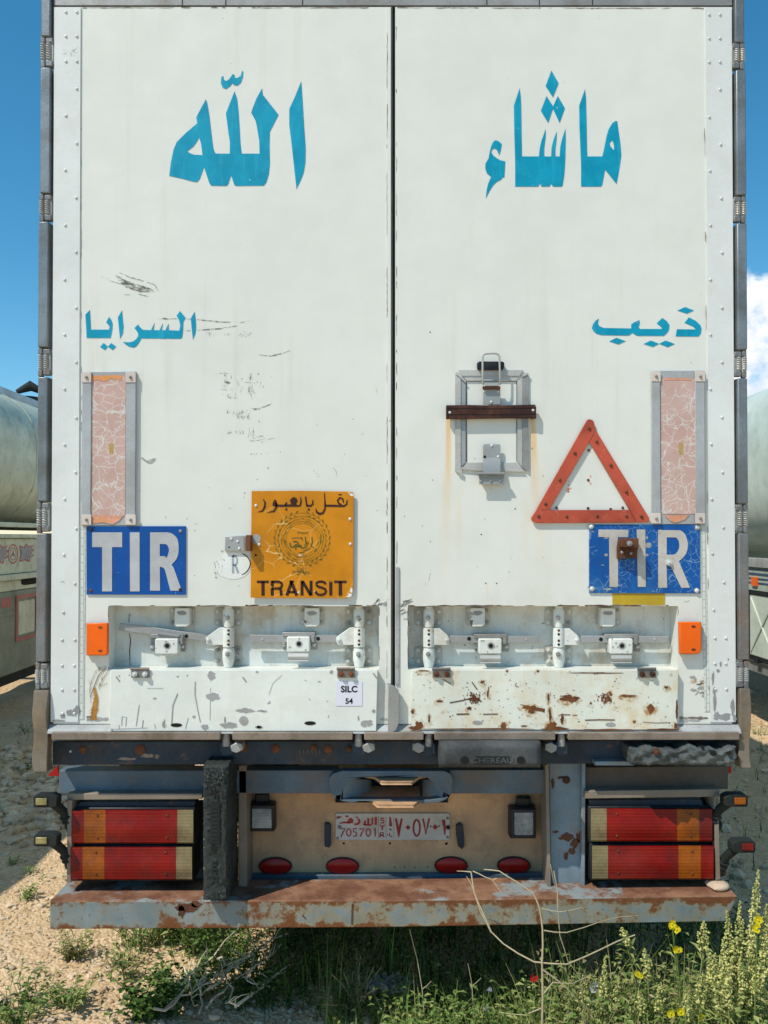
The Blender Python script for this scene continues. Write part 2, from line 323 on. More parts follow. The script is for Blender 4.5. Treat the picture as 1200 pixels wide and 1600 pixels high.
# ------------------------------------------------------------------ mesh helpers
def V2(u, v, y): x, z = PXm(u, v, y); return Vector((x, y, z))
class MB:
    def __init__(s): s.v = []; s.f = []; s.mi = []; s.mats = []
    def slot(s, m):
        m = MATS[m]
        if m not in s.mats: s.mats.append(m)
        return s.mats.index(m)
    def add(s, vs, fs, mat):
        k = s.slot(mat); b = len(s.v)
        s.v += [tuple(p) for p in vs]; s.f += [tuple(i + b for i in f) for f in fs]; s.mi += [k] * len(fs)
        return s
    def box(s, x0, x1, y0, y1, z0, z1, mat, taper=0.0):
        t = taper
        vs = [(x0 + t, y0, z0 + t), (x1 - t, y0, z0 + t), (x1 - t, y0, z1 - t), (x0 + t, y0, z1 - t), (x0, y1, z0), (x1, y1, z0), (x1, y1, z1), (x0, y1, z1)]
        return s.add(vs, [(0, 1, 2, 3), (5, 4, 7, 6), (4, 0, 3, 7), (1, 5, 6, 2), (3, 2, 6, 7), (4, 5, 1, 0)], mat)
    def pbox(s, u0, v0, u1, v1, y0, y1, mat, taper=0.0):       # front rectangle measured in the photo at depth y0
        um, vm = (u0 + u1) / 2, (v0 + v1) / 2
        return s.box(PXm(u0, vm, y0)[0], PXm(u1, vm, y0)[0], y0, y1, PXm(um, v1, y0)[1], PXm(um, v0, y0)[1], mat, taper)
    def prism(s, pts, y0, y1, mat, holes=(), back=False):      # photo polygon at depth y0, extruded to y1
        loops = [[V2(u, v, y0) for u, v in L] for L in [pts] + list(holes)]
        return s.prism3(loops, y1 - y0, mat, back)
    def prism3(s, loops, dy, mat, back=False):
        flat = [p for L in loops for p in L]
        tris = tessellate_polygon([[Vector((p.x, p.z, 0)) for p in L] for L in loops])
        fs = []
        for t in tris:
            a, b, c = [flat[i] for i in t]
            nrm = (b - a).cross(c - a)
            fs.append(tuple(t) if nrm.y < 0 else tuple(reversed(t)))
        nv = len(flat); vs = flat + [p + Vector((0, dy, 0)) for p in flat]
        if back: fs += [tuple(i + nv for i in reversed(f)) for f in fs]
        k = 0
        for L in loops:
            m = len(L); ar = sum(L[i].x * L[(i + 1) % m].z - L[(i + 1) % m].x * L[i].z for i in range(m))
            for i in range(m):
                a, b = k + i, k + (i + 1) % m
                q = (a, a + nv, b + nv, b)
                fs.append(q if (ar > 0) == (k == 0) else tuple(reversed(q)))
            k += m
        return s.add(vs, fs, mat)
    def ribbon(s, pts, width, y, mat, taper=False, dy=0.0006):  # photo polyline as a flat painted stroke (width in photo px)
        P = [Vector(p) for p in pts]
        if len(P) < 2: return s
        L, Rr = [], []
        for i, p in enumerate(P):
            d = (P[min(i + 1, len(P) - 1)] - P[max(i - 1, 0)]);
            if d.length < 1e-6: d = Vector((1, 0))
            d.normalize(); nn = Vector((-d.y, d.x))
            wd = width[i] if isinstance(width, (list, tuple)) else width
            if taper: wd = wd * (0.25 + 0.75 * math.sin(math.pi * (i + .35) / (len(P) - .3)))
            L.append(p + nn * wd / 2); Rr.append(p - nn * wd / 2)
        vs = [V2(q.x, q.y, y) for q in L + Rr]; m = len(P)
        fs = [(i, i + 1, m + i + 1, m + i) for i in range(m - 1)]
        fs2 = []
        for f in fs:
            a, b, c = vs[f[0]], vs[f[1]], vs[f[2]]
            fs2.append(f if (b - a).cross(c - a).y < 0 else tuple(reversed(f)))
        return s.add(vs, fs2, mat)
    def tube(s, pts, r, mat, seg=10, caps=True):
        P = [Vector(p) for p in pts]; m = len(P); vs = []; fs = []
        up = None
        for i, p in enumerate(P):
            d = (P[min(i + 1, m - 1)] - P[max(i - 1, 0)]).normalized()
            if up is None:
                up = d.orthogonal().normalized()
            up = (up - d * up.dot(d));
            if up.length < 1e-5: up = d.orthogonal()
            up.normalize(); sd = d.cross(up)
            rr = r[i] if isinstance(r, (list, tuple)) else r
            for k in range(seg):
                a = 2 * math.pi * k / seg
                vs.append(p + up * math.cos(a) * rr + sd * math.sin(a) * rr)
        for i in range(m - 1):
            for k in range(seg):
                a, b = i * seg + k, i * seg + (k + 1) % seg
                fs.append((a, b, b + seg, a + seg))
        if caps:
            fs.append(tuple(reversed(range(seg)))); fs.append(tuple(range((m - 1) * seg, m * seg)))
        return s.add(vs, fs, mat)
    def dome(s, c, r, hgt, mat, seg=10, rings=3, axis='-y'):    # rivet or bolt head facing the camera side (-y)
        c = Vector(c); vs = []; fs = []
        for j in range(rings):
            a = j * math.pi / 2 / rings
            for k in range(seg):
                t = 2 * math.pi * k / seg
                vs.append(c + Vector((math.cos(t) * r * math.cos(a), -hgt * math.sin(a), math.sin(t) * r * math.cos(a))))
        vs.append(c + Vector((0, -hgt, 0)))
        for j in range(rings - 1):
            for k in range(seg):
                a, b = j * seg + k, j * seg + (k + 1) % seg
                fs.append((a, b, b + seg, a + seg))
        t = (rings - 1) * seg
        for k in range(seg): fs.append((t + k, t + (k + 1) % seg, len(vs) - 1))
        return s.add(vs, fs, mat)
    def rivet(s, u, v, y, mat='rivet_metal', px=5.0):
        return s.dome(V2(u, v, y), px * .00233 * .5, px * .00233 * .36, mat)
    def hexbolt(s, u, v, y, px=7, mat='rivet_metal', hgt=None):
        c = V2(u, v, y); r = px * .00233 * .5; hh = hgt or r * .8; a0 = rnd.random()
        ring = [c + Vector((math.cos(a0 + k * math.pi / 3) * r, 0, math.sin(a0 + k * math.pi / 3) * r)) for k in range(6)]
        vs = ring + [p + Vector((0, -hh, 0)) for p in ring]
        fs = [(k, (k + 1) % 6, 6 + (k + 1) % 6, 6 + k) for k in range(6)] + [tuple(range(6, 12))]
        s.add(vs, fs, mat)
        return s.dome(c + Vector((0, -hh, 0)), r * .55, r * .5, mat, 8, 2)
    def ellipse(s, u, v, ru, rv, y0, y1, mat, seg=24, dome=0.0):
        pts = [(u + ru * math.cos(2 * math.pi * k / seg), v + rv * math.sin(2 * math.pi * k / seg)) for k in range(seg)]
        s.prism(pts, y0, y1, mat)
        if dome:
            inner = [(u + ru * .55 * math.cos(2 * math.pi * k / seg), v + rv * .55 * math.sin(2 * math.pi * k / seg)) for k in range(seg)]
            vs = [V2(a, b, y0 - .0005) for a, b in pts] + [V2(a, b, y0 - dome) for a, b in inner] + [V2(u, v, y0 - dome * 1.3)]
            fs = [(k, (k + 1) % seg, seg + (k + 1) % seg, seg + k) for k in range(seg)] + [(seg + k, seg + (k + 1) % seg, 2 * seg) for k in range(seg)]
            s.add(vs, fs, mat)
        return s
    def build(s, name, parent=None, label=None, bevel=0.0, smooth=True, seg=2, fixn=False):
        me = bpy.data.meshes.new(name); me.from_pydata(s.v, [], s.f)
        for m in s.mats: me.materials.append(m)
        me.polygons.foreach_set('material_index', s.mi)
        if fixn:
            bm = bmesh.new(); bm.from_mesh(me); bmesh.ops.recalc_face_normals(bm, faces=bm.faces); bm.to_mesh(me); bm.free()
        if smooth:
            me.polygons.foreach_set('use_smooth', [True] * len(me.polygons)); me.set_sharp_from_angle(angle=R(38))
        me.update()
        o = bpy.data.objects.new(name, me); COL.objects.link(o)
        if parent is not None: o.parent = parent
        if label: o['label'] = label
        if bevel:
            b = o.modifiers.new('bevel', 'BEVEL'); b.width = bevel; b.segments = seg; b.limit_method = 'ANGLE'; b.angle_limit = R(40)
        return o

def thing(name, label, cat, loc=(0, 0, 0), group=None):
    o = bpy.data.objects.new(name, None); COL.objects.link(o); o.location = loc; o.empty_display_size = .2
    return tag(o, label, cat, group)
def tag(o, label, cat, group=None):
    o['label'] = label; o['category'] = cat
    if group: o['group'] = group
    return o
def zoomed(pts, ou, ov, sc): return [(ou + x / sc, ov + y / sc) for x, y in pts]
def blob(u, v, ru, rv, k=14, jag=.35, r=rnd):
    ph = r.random() * 6
    return [(u + ru * math.cos(2 * math.pi * i / k) * (1 - jag * r.random()), v + rv * math.sin(2 * math.pi * i / k) * (1 - jag * r.random())) for i in range(k)]


# ================================================================== THE TRAILER
trailer = thing('semi_trailer', 'white box semi trailer seen from behind, closed double doors with blue Arabic lettering', 'trailer')
T = trailer
BX0, BX1 = PXm(63, 690, 0)[0], PXm(1166, 690, 0)[0]
ZT = PXm(600, 8, 0)[1]; ZB = PXm(600, 1131, 0)[1]; LEN = 12.6

# cargo body behind the doors
m = MB()
m.box(BX0, BX1, 0.10, LEN, ZB - .02, ZT + .06, 'white_paint')
m.build('cargo_body', T, bevel=.01)
m = MB(); m.pbox(78, -40, 1150, -6, -.0005, .0995, 'dull_aluminium'); m.pbox(84, -6, 1144, 8, -.001, .0995, 'dull_aluminium')
for u in (284, 352, 472, 760, 842, 925): m.pbox(u, -6, u + 1.4, 8, -.002, -.0012, 'dark_hole')
m.build('top_rail', T, bevel=.003)

# ---- doors
def door(u0, u1, hole, strip, label):
    hu0, hu1, hv0, hv1 = hole
    m = MB(); DT = .0985
    vt, vb = 11, 1131
    m.prism([(u0, vt), (u1, vt), (u1, vb), (u0, vb)], 0.0, .078, 'door_paint', holes=[[(hu0, hv0), (hu1, hv0), (hu1, hv1), (hu0, hv1)]])
    d = m.build('door', T, label, smooth=False)
    # recessed lock tray: back plate and four cheeks
    r = MB(); e = .0
    x0, z1 = PXm(hu0, hv0); x1, z0 = PXm(hu1, hv1)
    r.box(x0 - .01, x1 + .01, .079, .09, z0 - .01, z1 + .01, 'recess_paint')
    r.build('lock_tray', d)
    # riveted edge strip
    s = MB(); a, b, rv = strip
    s.prism([(a[0], 11), (a[1], 11), (b[1], 1128), (b[0], 1128)], -.0045, -.0003, 'strip_paint')
    for u, v in rv: s.rivet(u, v, -.0045)
    s.build('edge_strip', d)
    return d
RVL = [(103, 19), (120, 19), (103, 57), (120, 57), (103, 96), (120, 96), (120, 139), (103, 181), (120, 224), (102, 266), (119, 309), (102, 352), (119, 394), (101, 437),
       (119, 481), (101, 523), (119, 566), (101, 608), (119, 653), (101, 695), (118, 738), (101, 780), (119, 826), (100, 867), (117, 912), (99, 957), (97, 1000),
       (117, 1000), (97, 1040), (116, 1040), (97, 1078), (116, 1078), (97, 1115), (116, 1115)]
RVR = [(1108, 23), (1125, 23), (1108, 60), (1125, 60), (1108, 97), (1125, 97), (1125, 140), (1108, 183), (1126, 226), (1109, 267), (1127, 310), (1110, 352), (1128, 395),
       (1110, 437), (1128, 481), (1110, 523), (1128, 566), (1110, 608), (1128, 652), (1111, 694), (1129, 738), (1112, 780), (1130, 824), (1113, 865), (1131, 910),
       (1115, 953), (1117, 997), (1134, 997), (1117, 1037), (1134, 1037), (1118, 1077), (1135, 1077)]
doorL = door(84, 611, (170, 592, 947, 1046), ((85, 126), (79, 122), RVL), 'door leaf with scuff marks and a square orange plate')
doorR = door(617.5, 1144, (638, 1059, 947, 1046), ((1102, 1143), (1110, 1150), RVR), 'door leaf with a red triangle and a wooden bar')

# door edges at the centre gap: cream edge, black rubber seal, steel cover piece
m = MB(); m.pbox(604.5, 11, 610.5, 1068, -.003, -.0004, 'door_paint'); m.build('edge_trim', doorL)
m = MB(); m.pbox(611.3, 8, 613.2, 1128, .004, .05, 'sill_brown'); m.pbox(613.3, 8, 617.3, 1128, .010, .05, 'rubber_black'); m.build('door_seal', T)
m = MB(); m.pbox(618, 886, 623.5, 1070, -.006, -.0004, 'sill_grey')
m.prism([(607, 1070), (615, 1072), (623, 1080), (623, 1130), (618, 1142), (606, 1148)], -.03, -.012, 'dull_aluminium')
m.build('gap_cover', doorR, bevel=.0015)
# chafed paint near the trays
m = MB()
for (u, v, a, b) in [(636, 938, 13, 7), (632, 958, 9, 13), (628, 945, 7, 4), (594, 944, 8, 4), (590, 939, 4, 3), (1092, 1072, 12, 6), (1098, 1082, 8, 5)]:
    for k in range(6):
        uu, vv = u + rnd.gauss(0, a * .5), v + rnd.gauss(0, b * .5)
        m.ribbon([(uu - a * .4, vv + rnd.uniform(-2, 2)), (uu, vv), (uu + a * .4, vv - rnd.uniform(0, 5))], rnd.uniform(.7, 2.2), -.0012, 'bare_metal_patch' if k % 3 else 'sill_brown', taper=True)
m.build('scrape_stain', doorR)

# ---- conspicuity strips
for nm, q in (('a', [(126, 822), (134, 822), (131, 1124), (122.5, 1124)]), ('b', [(1095, 820), (1102, 820), (1109, 1112), (1101, 1112)])):
    m = MB(); m.prism(q, -.002, -.0003, 'embossed_tape'); m.build('marking_tape', doorL if nm == 'a' else doorR)

# ---- big lettering
def lettering(par, groups, ou, ov, sc, mat, label, y=-.0012, name='lettering', dep=.0008):
    m = MB()
    for g in groups:
        outer, holes = (g, []) if not isinstance(g[0], list) else (g[0], g[1:])
        m.prism(zoomed(outer, ou, ov, sc), y, y + dep, mat, [zoomed(h, ou, ov, sc) for h in holes])
    return m.build(name, par, label, smooth=False)
ALLAH = [[(1103, 135), (1110, 230), (1118, 350), (1125, 480), (1133, 590), (1138, 660), (1135, 770), (1122, 850), (1096, 915), (1066, 975), (1058, 900), (1043, 760), (1030, 640), (1010, 480), (1010, 350), (1050, 265)],
         [(480, 98), (495, 95), (497, 120), (515, 133), (540, 118), (568, 78), (583, 85), (583, 108), (605, 108), (630, 92), (640, 55), (650, 57), (648, 100), (632, 145), (605, 168), (580, 165), (565, 150), (545, 175), (515, 195), (490, 185), (475, 150)],
         [[(358, 275), (368, 300), (385, 400), (400, 530), (415, 650), (425, 685), (437, 700), (545, 700), (546, 610), (535, 540), (515, 385), (582, 213), (602, 270), (612, 360), (620, 470), (628, 620), (638, 700), (778, 700), (775, 600), (755, 480), (745, 440), (712, 380), (725, 340), (755, 265), (797, 190), (803, 240), (890, 350), (926, 396), (857, 530), (855, 640), (858, 780), (850, 860), (830, 925), (810, 950), (590, 952), (580, 942), (555, 870), (530, 945), (515, 952), (400, 950), (385, 930), (343, 805), (312, 895), (290, 922), (265, 920), (180, 897), (72, 873), (85, 770), (105, 670), (130, 610), (200, 540), (290, 463), (283, 415)],
          [(305, 573), (320, 620), (332, 712), (265, 708), (230, 695), (213, 680), (260, 645), (285, 610)]]]
lettering(doorL, ALLAH, 250, 100, 5, 'teal_paint', 'large blue Arabic word painted high on the door')
MASHA = [[(88, 640), (105, 605), (122, 595), (145, 603), (170, 625), (165, 660), (152, 712), (140, 690), (135, 672), (112, 658), (95, 668), (88, 690), (105, 715), (130, 735), (160, 752), (198, 760), (190, 885), (172, 887), (170, 900), (130, 920), (100, 950), (70, 1000), (45, 1048), (52, 985), (65, 930), (87, 882), (55, 855), (42, 820), (42, 780), (68, 735), (75, 690)],
         [(310, 188), (318, 250), (322, 330), (325, 560), (328, 722), (460, 722), (468, 655), (480, 600), (512, 508), (514, 560), (502, 660), (502, 722), (556, 722), (560, 650), (575, 590), (600, 528), (598, 590), (588, 680), (590, 722), (623, 722), (627, 650), (640, 590), (668, 505), (670, 600), (665, 780), (658, 870), (645, 950), (635, 957), (570, 957), (555, 935), (542, 957), (480, 957), (468, 932), (455, 957), (275, 957), (275, 780), (268, 500), (265, 325)],
         [(558, 50), (614, 150), (570, 260), (513, 172)], [(520, 250), (570, 328), (570, 350), (533, 460), (475, 365)], [(608, 250), (664, 345), (622, 460), (572, 352), (572, 328)],
         [[(820, 197), (828, 260), (832, 420), (838, 722), (956, 722), (970, 660), (990, 560), (1005, 510), (1035, 460), (1062, 443), (1073, 447), (1085, 540), (1098, 630), (1104, 710), (1095, 780), (1080, 870), (1067, 937), (977, 825), (967, 880), (955, 945), (945, 957), (790, 957), (790, 780), (778, 500), (775, 325), (800, 255)],
          [(1013, 618), (1030, 597), (1040, 605), (1047, 640), (1048, 675), (1020, 645)]]]
lettering(doorR, MASHA, 750, 100, 5, 'teal_paint', 'large blue Arabic word painted high on the door')
SARAYA = [[(92, 55), (98, 150), (102, 240), (270, 240), (278, 215), (262, 190), (245, 172), (272, 120), (295, 150), (305, 185), (303, 230), (295, 280), (285, 318), (62, 318), (58, 220), (50, 100)],
          [(222, 365), (260, 398), (235, 432), (188, 403)], [(292, 365), (338, 400), (305, 432), (262, 400)],
          [(393, 60), (400, 140), (408, 210), (402, 275), (375, 325), (365, 230), (355, 125)],
          [(510, 225), (545, 190), (560, 215), (590, 242), (665, 245), (697, 178), (690, 245), (745, 245), (775, 182), (767, 245), (800, 245), (830, 185), (832, 245), (930, 250), (940, 200), (930, 155), (905, 110), (938, 65), (990, 130), (968, 165), (965, 250), (958, 310), (945, 325), (830, 325), (822, 318), (815, 325), (750, 325), (745, 318), (738, 323), (670, 323), (662, 318), (655, 323), (575, 322), (545, 375), (520, 402), (495, 408), (460, 400), (430, 380), (400, 355), (450, 360), (500, 350), (530, 325), (548, 290), (540, 265)],
          [(1075, 70), (1085, 150), (1088, 220), (1082, 275), (1058, 333), (1050, 260), (1038, 135)]]
lettering(doorL, SARAYA, 125, 475, 6, 'teal_paint', 'small blue Arabic word above the pink reflective panel')
DHIB = [[(102, 180), (92, 225), (105, 255), (150, 275), (430, 280), (430, 240), (455, 220), (512, 195), (518, 225), (505, 270), (520, 285), (740, 285), (735, 265), (688, 228), (745, 173), (790, 205), (818, 245), (812, 295), (790, 330), (760, 355), (500, 355), (470, 345), (443, 325), (405, 352), (130, 348), (80, 335), (45, 305), (32, 275), (45, 235), (70, 200)],
        [(280, 375), (375, 408), (300, 442), (207, 410)], [(630, 402), (712, 435), (650, 468), (555, 437)], [(778, 402), (872, 437), (800, 470), (714, 435)],
        [(1015, 168), (1080, 200), (1130, 245), (1143, 280), (1135, 335), (1110, 362), (880, 360), (893, 288), (1085, 290), (1060, 262), (970, 222)],
        [(975, 63), (1065, 97), (995, 130), (898, 98)]]
lettering(doorR, DHIB, 920, 470, 6.486, 'teal_paint', 'small blue Arabic word above the red triangle')

# ---- scuff marks on the left leaf
m = MB(); q = random.Random(3)
def scratch(pts, wd, ou, ov, sc, mat='scuff'):
    P = []
    for (a, b), (c, d) in zip(pts[:-1], pts[1:]):
        k = max(2, int(math.hypot(c - a, d - b) / 14))
        for i in range(k): P.append((a + (c - a) * i / k + q.uniform(-1, 1), b + (d - b) * i / k + q.uniform(-1, 1)))
    P.append(pts[-1])
    m.ribbon(zoomed(P, ou, ov, sc), [w_ * q.uniform(.5, 1.3) for w_ in [wd] * len(P)], -.0009 - q.random() * .0003, mat, taper=True)
nn = new_mat('scuff'); al = nn.ss(nn.noise(130, 5, .7, nn.sc(nn.obj(), (.35, 1, 1))), .40, .60)
fin(nn, nn.mix(nn.noise(40, 3), (.075, .08, .07), (.20, .20, .17)), .7, alpha=nn.mul(al, .92))
nn = new_mat('scuff_soft'); al = nn.ss(nn.noise(95, 6, .75, nn.sc(nn.obj(), (1, 1, .4))), .45, .68)
fin(nn, (.17, .16, .135), .7, alpha=nn.mul(al, .8))
def trans(name):
    MATS[name].surface_render_method = 'DITHERED'
for i in range(9):
    o_ = i * 5
    scratch([(95 + i * 3, 35 + o_), (160, 70 + o_), (240, 95 + o_), (310 + i * 4, 118 + o_ * .6)], q.uniform(.8, 2.0), 155, 420, 3.87)
scratch([(120, 22), (180, 48), (260, 72), (335, 95), (358, 138)], 1.8, 155, 420, 3.87)
scratch([(50, 70), (110, 84), (150, 98)], 1.2, 155, 420, 3.87); scratch([(10, 45), (60, 62)], .8, 155, 420, 3.87)
scratch([(150, 155), (190, 158)], .8, 155, 420, 3.87); scratch([(230, 150), (300, 168)], 1.4, 155, 420, 3.87)
scratch([(345, 301), (470, 302)], 1.9, 155, 420, 3.87); scratch([(525, 303), (560, 306)], 1.3, 155, 420, 3.87)
scratch([(585, 306), (680, 315), (750, 322), (830, 322)], 2.2, 155, 420, 3.87); scratch([(850, 325), (930, 312)], 1.2, 155, 420, 3.87)
scratch([(512, 373), (550, 374)], 1.6, 155, 420, 3.87); scratch([(590, 371), (690, 364), (770, 356), (836, 343)], 1.9, 155, 420, 3.87)
scratch([(590, 372), (690, 366), (770, 357), (830, 345)], 1.3, 155, 420, 3.87)
scratch([(960, 520), (1040, 528), (1100, 512), (1165, 490)], 1.6, 155, 420, 3.87); scratch([(1000, 525), (1050, 527)], 1.6, 155, 420, 3.87)
for k in range(26):
    x = q.uniform(600, 790); scratch([(x, 378 + (x - 600) * .06), (x + q.uniform(-3, 3), 395 + q.uniform(0, 22))], q.uniform(.4, 1.0), 155, 420, 3.87, 'scuff_soft')
for k in range(7):
    x = q.uniform(830, 900); scratch([(x, 405 + q.uniform(-8, 8)), (x + 35, 392 + q.uniform(-8, 10))], 1.6, 155, 420, 3.87, 'scuff_soft')
for k in range(120):                                  # ghost of a pressed pallet: faint hatching
    x = q.choice([q.gauss(270, 32), q.gauss(570, 22), q.uniform(240, 740)]); y = q.uniform(180, 480)
    scratch([(x, y), (x + q.uniform(-6, 6), y + q.uniform(25, 70))], q.uniform(.5, 1.6), 320, 560, 8, 'scuff_soft')
for (x0, y0, x1, y1, wd) in [(90, 203, 200, 185, 1.2), (190, 182, 300, 195, 2.2), (240, 295, 320, 300, 3.2), (190, 387, 350, 390, .8), (345, 494, 408, 496, 1.8), (295, 490, 325, 492, 1.4),
                             (480, 295, 600, 310, 1.0), (560, 205, 590, 205, 1.8), (660, 192, 678, 194, 1.8), (565, 655, 680, 620, 2.0), (680, 625, 870, 552, 1.4), (575, 622, 690, 635, 1.2),
                             (655, 770, 685, 795, 1.6), (600, 1000, 730, 968, 1.6), (550, 1020, 620, 1030, 2.4), (610, 1035, 760, 1000, .9), (640, 1065, 780, 1030, .7), (790, 1015, 880, 995, .7)]:
    scratch([(x0, y0), ((x0 + x1) / 2, (y0 + y1) / 2 + q.uniform(-4, 4)), (x1, y1)], wd, 320, 560, 8)
for k in range(30):
    x = 270 + k * 10; t0 = 640 + q.uniform(-6, 10)
    scratch([(x, t0), (x + 14, t0 + 40), (x + 22, t0 + min(30 + k * 6, 120) + q.uniform(-12, 12))], q.uniform(.6, 2.4), 320, 560, 8, 'scuff_soft')
for x in (285, 300, 318, 385, 420, 440, 475): scratch([(x, 905), (x + 5, 925), (x + 2, 945)], 1.5, 320, 560, 8)
for x in (540, 555, 570, 590, 602): scratch([(x, 850 + q.uniform(-8, 20)), (x + 10, 940), (x - 4, 1010)], .8, 320, 560, 8, 'scuff_soft')
for (x, y) in [(582, 1197), (612, 1195), (648, 1192), (703, 1190), (785, 1190), (790, 1370)]: scratch([(x - 9, y), (x + 9, y)], 1.9, 320, 560, 8)
for (u, v, dx, dy) in [(326, 745, 4, -6), (356, 794, 6, 1), (304, 820, 5, -4), (1005, 930, 0, 0), (550, 655, 3, 0), (1114, 890, 6, -12), (1068, 940, 10, -1), (95, 909, 7, 1),
                       (673, 890, -4, 22), (520, 730, 8, 14), (490, 735, 9, 12), (588, 600, 0, 14)]:
    if dx or dy: scratch([(u, v), (u + dx * .5 + .3, v + dy * .5), (u + dx, v + dy)], .9, 0, 0, 1)
for k in range(12):                                   # dirty rub near the top hinge
    scratch([(92 + q.uniform(0, 24), 74 + q.uniform(0, 16)), (104 + q.uniform(0, 24), 76 + q.uniform(-2, 14))], .9, 0, 0, 1, 'scuff_soft')
m.v = [(x, y - (.0045 if x < PXm(126, 800)[0] else 0), z) for x, y, z in m.v]
m.build('scuff_stain', doorL, smooth=False)
# torn paint curl
m = MB(); m.prism(zoomed([(650, 875), (690, 890), (725, 885), (705, 905), (685, 902)], 0, 420, 3), -.004, -.001, 'door_paint'); m.ribbon(zoomed([(665, 885), (690, 903), (720, 890)], 0, 420, 3), 1.2, -.0045, 'bare_metal_patch'); m.build('paint_curl', doorL)

# ---- hinge posts along both sides
def bar(pu, v0, v1, side, mat='galvanised', y0=-.014, bent=False):
    u0, u1 = pu
    m = MB(); vm = (v0 + v1) / 2
    x0, x1 = PXm(u0, vm, y0)[0], PXm(u1, vm, y0)[0]; z0, z1 = PXm(600, v1, y0)[1], PXm(600, v0, y0)[1]
    if not bent:
        m.box(x0, x1, y0, .04, z0, z1, mat, taper=.002)
        return m.build('hinge_cover', T, bevel=.004)
    K = 9; vs = []; fs = []
    for k in range(K):
        z = z1 + (z0 - z1) * k / (K - 1); j = .003 * math.sin(k * 1.7) + .002 * rnd.uniform(-1, 1)
        yo = y0 - .006 * math.sin(k * .9)
        for (x, y) in ((x0 + j, yo), (x1 + j * .6, yo + .004 * math.cos(k)), (x1 + j * .6, .03), (x0 + j, .03)): vs.append((x, y, z))
    for k in range(K - 1):
        for e in range(4):
            a, b = k * 4 + e, k * 4 + (e + 1) % 4
            fs.append((a, b, b + 4, a + 4))
    fs += [(0, 1, 2, 3), tuple(reversed(range(4 * K - 4, 4 * K)))]
    m.add(vs, fs, mat)
    return m.build('hinge_cover', T, 'dented galvanised hinge cover at the foot of the post', bevel=.003, fixn=True)
def spring_hinge(uo, v0, v1, side):
    """two coiled pins between knuckles, on a small bracket; uo = outer edge in the photo, side -1 left, +1 right"""
    m = MB(); u = lambda k: uo - side * k
    a, b = sorted((u(0.5), u(19)))
    vm = (v0 + v1) / 2
    m.pbox(*sorted((u(8), u(22)))[:1], v0 + 4, sorted((u(8), u(22)))[1], v1 - 3, -.005, .03, 'dull_aluminium')
    m.pbox(sorted((u(9), u(20)))[0], v0 + 1, sorted((u(9), u(20)))[1], v0 + 9, -.010, .01, 'galvanised_rusty')
    m.pbox(sorted((u(9), u(20)))[0], v1 - 10, sorted((u(9), u(20)))[1], v1 - 1, -.010, .01, 'galvanised_rusty')
    m.pbox(sorted((u(1), u(8)))[0], v0 - 1, sorted((u(1), u(8)))[1], v0 + 9, -.010, .01, 'galvanised_rusty')
    m.pbox(sorted((u(1), u(8)))[0], v1 - 10, sorted((u(1), u(8)))[1], v1 + 1, -.010, .01, 'galvanised_rusty')
    br = m.build('hinge', T, bevel=.003)
    for k in (5, 14):
        c = MB(); P = []; turns = 7
        top, bot = v0 + 10, v1 - 11
        for i in range(turns * 10 + 1):
            t = i / (turns * 10); a_ = 2 * math.pi * turns * t
            p = V2(u(k), top + (bot - top) * t, -.004); P.append(p + Vector((math.cos(a_) * .0075, math.sin(a_) * .0075, 0)))
        c.tube(P, .0022, 'bright_metal', 5)
        c.tube([V2(u(k), v0 + 3, -.004), V2(u(k), v1 - 3, -.004)], .0058, 'dull_aluminium', 8)
        c.build('pin_spring', br)
LB = [((63, 79.5), -40, 57), ((61.5, 79), 104, 302), ((58.5, 76), 345, 543), ((57.5, 74.5), 588, 784), ((55, 72.5), 833, 1035)]
for pu, a, b in LB: bar(pu, a, b, -1, 'galvanised' if b < 1000 else 'galvanised_rusty')
bar((51, 74), 1079, 1206, -1, 'tan_steel', -.018, True)
for uo, a, b in ((62, 57, 104), (60, 303, 345), (58, 544, 587), (56, 785, 832), (54, 1036, 1077)): spring_hinge(uo, a, b, -1)
RB = [((1148, 1164), -40, 66), ((1150, 1167), 108, 305), ((1151.5, 1168.5), 348, 547), ((1152.5, 1169.5), 590, 788), ((1154, 1171.5), 833, 1032)]
for pu, a, b in RB: bar(pu, a, b, 1, 'galvanised' if b < 1000 else 'galvanised_rusty')
bar((1156, 1173), 1076, 1200, 1, 'tan_steel', -.018, True)
for uo, a, b in ((1165, 66, 107), (1167, 306, 347), (1168, 548, 589), (1170, 789, 832), (1171, 1033, 1075)): spring_hinge(uo, a, b, 1)

